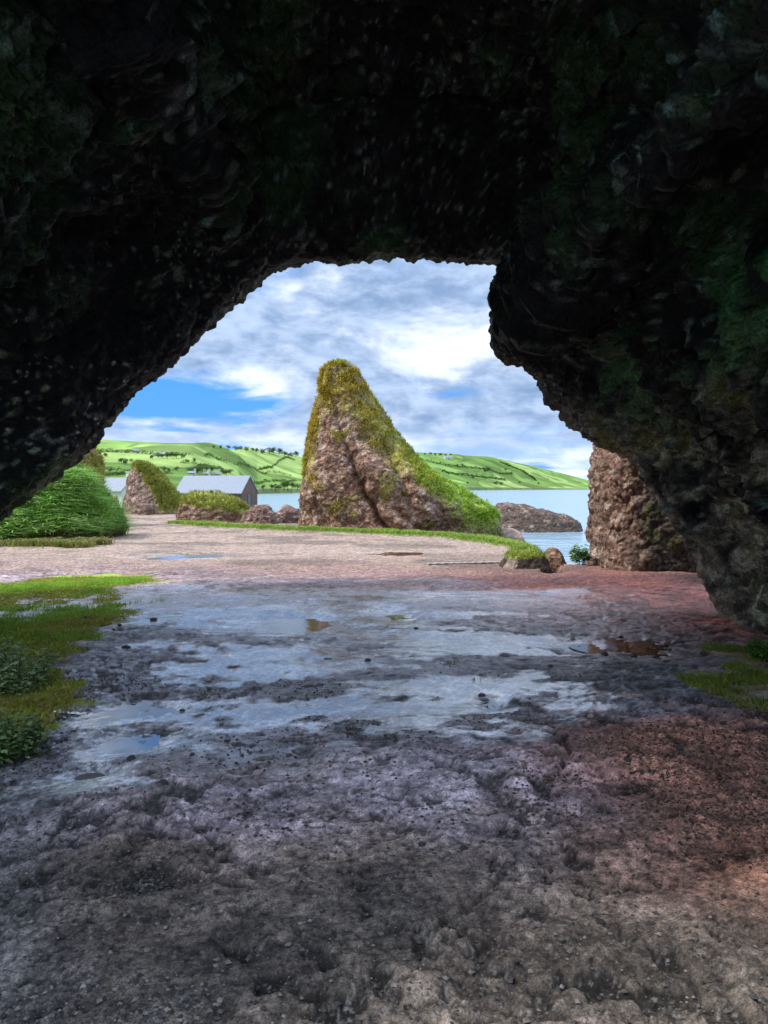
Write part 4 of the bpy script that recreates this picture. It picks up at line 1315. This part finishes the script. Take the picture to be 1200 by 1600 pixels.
def make_world():
    w = bpy.data.worlds.new('World'); SC.world = w; w.use_nodes = True
    nt = w.node_tree; N = nt.nodes; L = nt.links
    bg = N['Background']
    bg.inputs['Strength'].default_value = 0.10
    sky = N.new('ShaderNodeTexSky'); sky.sky_type = 'NISHITA'; sky.sun_disc = False
    sky.sun_elevation = el; sky.sun_rotation = az; sky.ozone_density = 2.0
    tc = N.new('ShaderNodeTexCoord')
    sp = N.new('ShaderNodeSeparateXYZ'); L.new(tc.outputs['Generated'], sp.inputs[0])

    def math_(op, a, b=None, clamp=False):
        m = N.new('ShaderNodeMath'); m.operation = op; m.use_clamp = clamp
        for k, v in enumerate((a, b)):
            if v is None: continue
            if isinstance(v, (int, float)): m.inputs[k].default_value = v
            else: L.new(v, m.inputs[k])
        return m.outputs[0]

    zc = math_('MAXIMUM', sp.outputs['Z'], 0.0)
    dz = math_('ADD', zc, 0.10)
    cx = math_('DIVIDE', sp.outputs['X'], dz); cy = math_('DIVIDE', sp.outputs['Y'], dz)
    cb = N.new('ShaderNodeCombineXYZ'); L.new(cx, cb.inputs[0]); L.new(cy, cb.inputs[1])

    def noise(scale, detail, off, dist=0.0, rough=0.55):
        mp = N.new('ShaderNodeMapping'); mp.inputs['Location'].default_value = off; mp.inputs['Scale'].default_value = (1, 1.0, 1)
        L.new(cb.outputs[0], mp.inputs['Vector'])
        n = N.new('ShaderNodeTexNoise'); n.inputs['Scale'].default_value = scale; n.inputs['Detail'].default_value = detail; n.inputs['Distortion'].default_value = dist; n.inputs['Roughness'].default_value = rough
        L.new(mp.outputs[0], n.inputs['Vector'])
        return n.outputs['Fac']

    def maprange(v, a, b, c=0.0, d=1.0):
        m = N.new('ShaderNodeMapRange'); m.interpolation_type = 'SMOOTHSTEP'
        m.inputs['From Min'].default_value = a; m.inputs['From Max'].default_value = b; m.inputs['To Min'].default_value = c; m.inputs['To Max'].default_value = d
        L.new(v, m.inputs['Value']); return m.outputs['Result']

    def mixc(f, a, b):
        m = N.new('ShaderNodeMix'); m.data_type = 'RGBA'
        if isinstance(f, float): m.inputs[0].default_value = f
        else: L.new(f, m.inputs[0])
        for k, v in ((6, a), (7, b)):
            if isinstance(v, tuple): m.inputs[k].default_value = (*v, 1)
            else: L.new(v, m.inputs[k])
        return m.outputs[2]

    def noise3(scale, detail, off, mul, dist=0.0, rough=0.55):
        mp = N.new('ShaderNodeMapping'); mp.inputs['Location'].default_value = off; mp.inputs['Scale'].default_value = mul
        L.new(tc.outputs['Generated'], mp.inputs['Vector'])
        n = N.new('ShaderNodeTexNoise'); n.inputs['Scale'].default_value = scale; n.inputs['Detail'].default_value = detail; n.inputs['Distortion'].default_value = dist; n.inputs['Roughness'].default_value = rough
        L.new(mp.outputs[0], n.inputs['Vector'])
        return n.outputs['Fac']

    cover = noise(0.9, 8, (3.1, 1.7, 0), 0.25)
    puff = noise3(5.0, 9, (2.3, 0.4, 1.1), (1, 1, 2.1), 0.2, 0.55)
    shade = math_('ADD', math_('MULTIPLY', noise(0.8, 8, (7.4, 2.2, 0.5), 0.3, 0.55), 0.3), math_('MULTIPLY', puff, 0.7))
    wisp = noise3(9, 8, (0.3, 1.4, 0.1), (1, 1, 4.5), 0.3, 0.6)
    # a rent of blue low in the sky to the left
    hole = Vector((-0.29, 1, 0.116)).normalized()
    vs = N.new('ShaderNodeVectorMath'); vs.operation = 'SUBTRACT'; L.new(tc.outputs['Generated'], vs.inputs[0]); vs.inputs[1].default_value = hole
    vm = N.new('ShaderNodeVectorMath'); vm.operation = 'MULTIPLY'; L.new(vs.outputs[0], vm.inputs[0]); vm.inputs[1].default_value = (8.5, 7, 34)
    vl = N.new('ShaderNodeVectorMath'); vl.operation = 'LENGTH'; L.new(vm.outputs[0], vl.inputs[0])
    hm = maprange(math_('ADD', vl.outputs['Value'], math_('MULTIPLY', math_('SUBTRACT', wisp, 0.5), 2.4)), 0.6, 1.5, 1.0, 0.0)
    lowblue = math_('MULTIPLY', maprange(sp.outputs['Z'], 0.04, 0.10, 1.0, 0.0), maprange(wisp, 0.42, 0.62, 0.0, 0.55))
    c0 = maprange(cover, 0.26, 0.42)
    cov = math_('MULTIPLY', c0, math_('SUBTRACT', 1.0, math_('MAXIMUM', hm, lowblue)))
    bright = maprange(shade, 0.465, 0.665)
    mott = maprange(noise3(16, 8, (5.3, 0.2, 3.1), (1, 1, 2.4), 0.2, 0.6), 0.3, 0.7)
    ccol = mixc(bright, mixc(mott, (1.3, 2.0, 3.3), (3.0, 3.8, 5.2)), mixc(mott, (6.2, 6.7, 7.8), (8.6, 8.7, 9.0)))
    lowhaze = maprange(sp.outputs['Z'], 0.0, 0.10, 0.6, 0.0)
    ccol = mixc(lowhaze, ccol, (7.7, 8.0, 8.6))
    zen = maprange(sp.outputs['Z'], 0.38, 0.75, 1.0, 2.4)
    vz = N.new('ShaderNodeVectorMath'); vz.operation = 'SCALE'; L.new(ccol, vz.inputs[0]); L.new(zen, vz.inputs['Scale'])
    ccol = vz.outputs[0]
    blue = mixc(0.85, sky.outputs[0], (0.15, 1.8, 5.4))
    fin = mixc(cov, blue, ccol)
    L.new(fin, bg.inputs['Color'])


make_world()

sd = bpy.data.lights.new('sun', 'SUN'); sd.energy = 2.0; sd.angle = math.radians(9); sd.color = (1.0, 0.95, 0.86)
so = bpy.data.objects.new('sun', sd); C.objects.link(so)
so.rotation_euler = (-SUN_DIR).to_track_quat('-Z', 'Y').to_euler()

cam = bpy.data.cameras.new('camera'); co = bpy.data.objects.new('camera', cam); C.objects.link(co)
co.location = (0, 0, EYE); co.rotation_euler = (math.radians(90), 0, 0)
cam.sensor_fit = 'HORIZONTAL'; cam.sensor_width = 36; cam.lens = 36 * F / 1200
cam.shift_y = -(800 - HOR) / 1200
cam.clip_start = 0.05; cam.clip_end = 20000
SC.camera = co
SC.view_settings.view_transform = 'Standard'; SC.view_settings.look = 'None'
SC.view_settings.exposure = 1.05; SC.view_settings.gamma = 1
SC.cycles.max_bounces = 8; SC.cycles.diffuse_bounces = 5
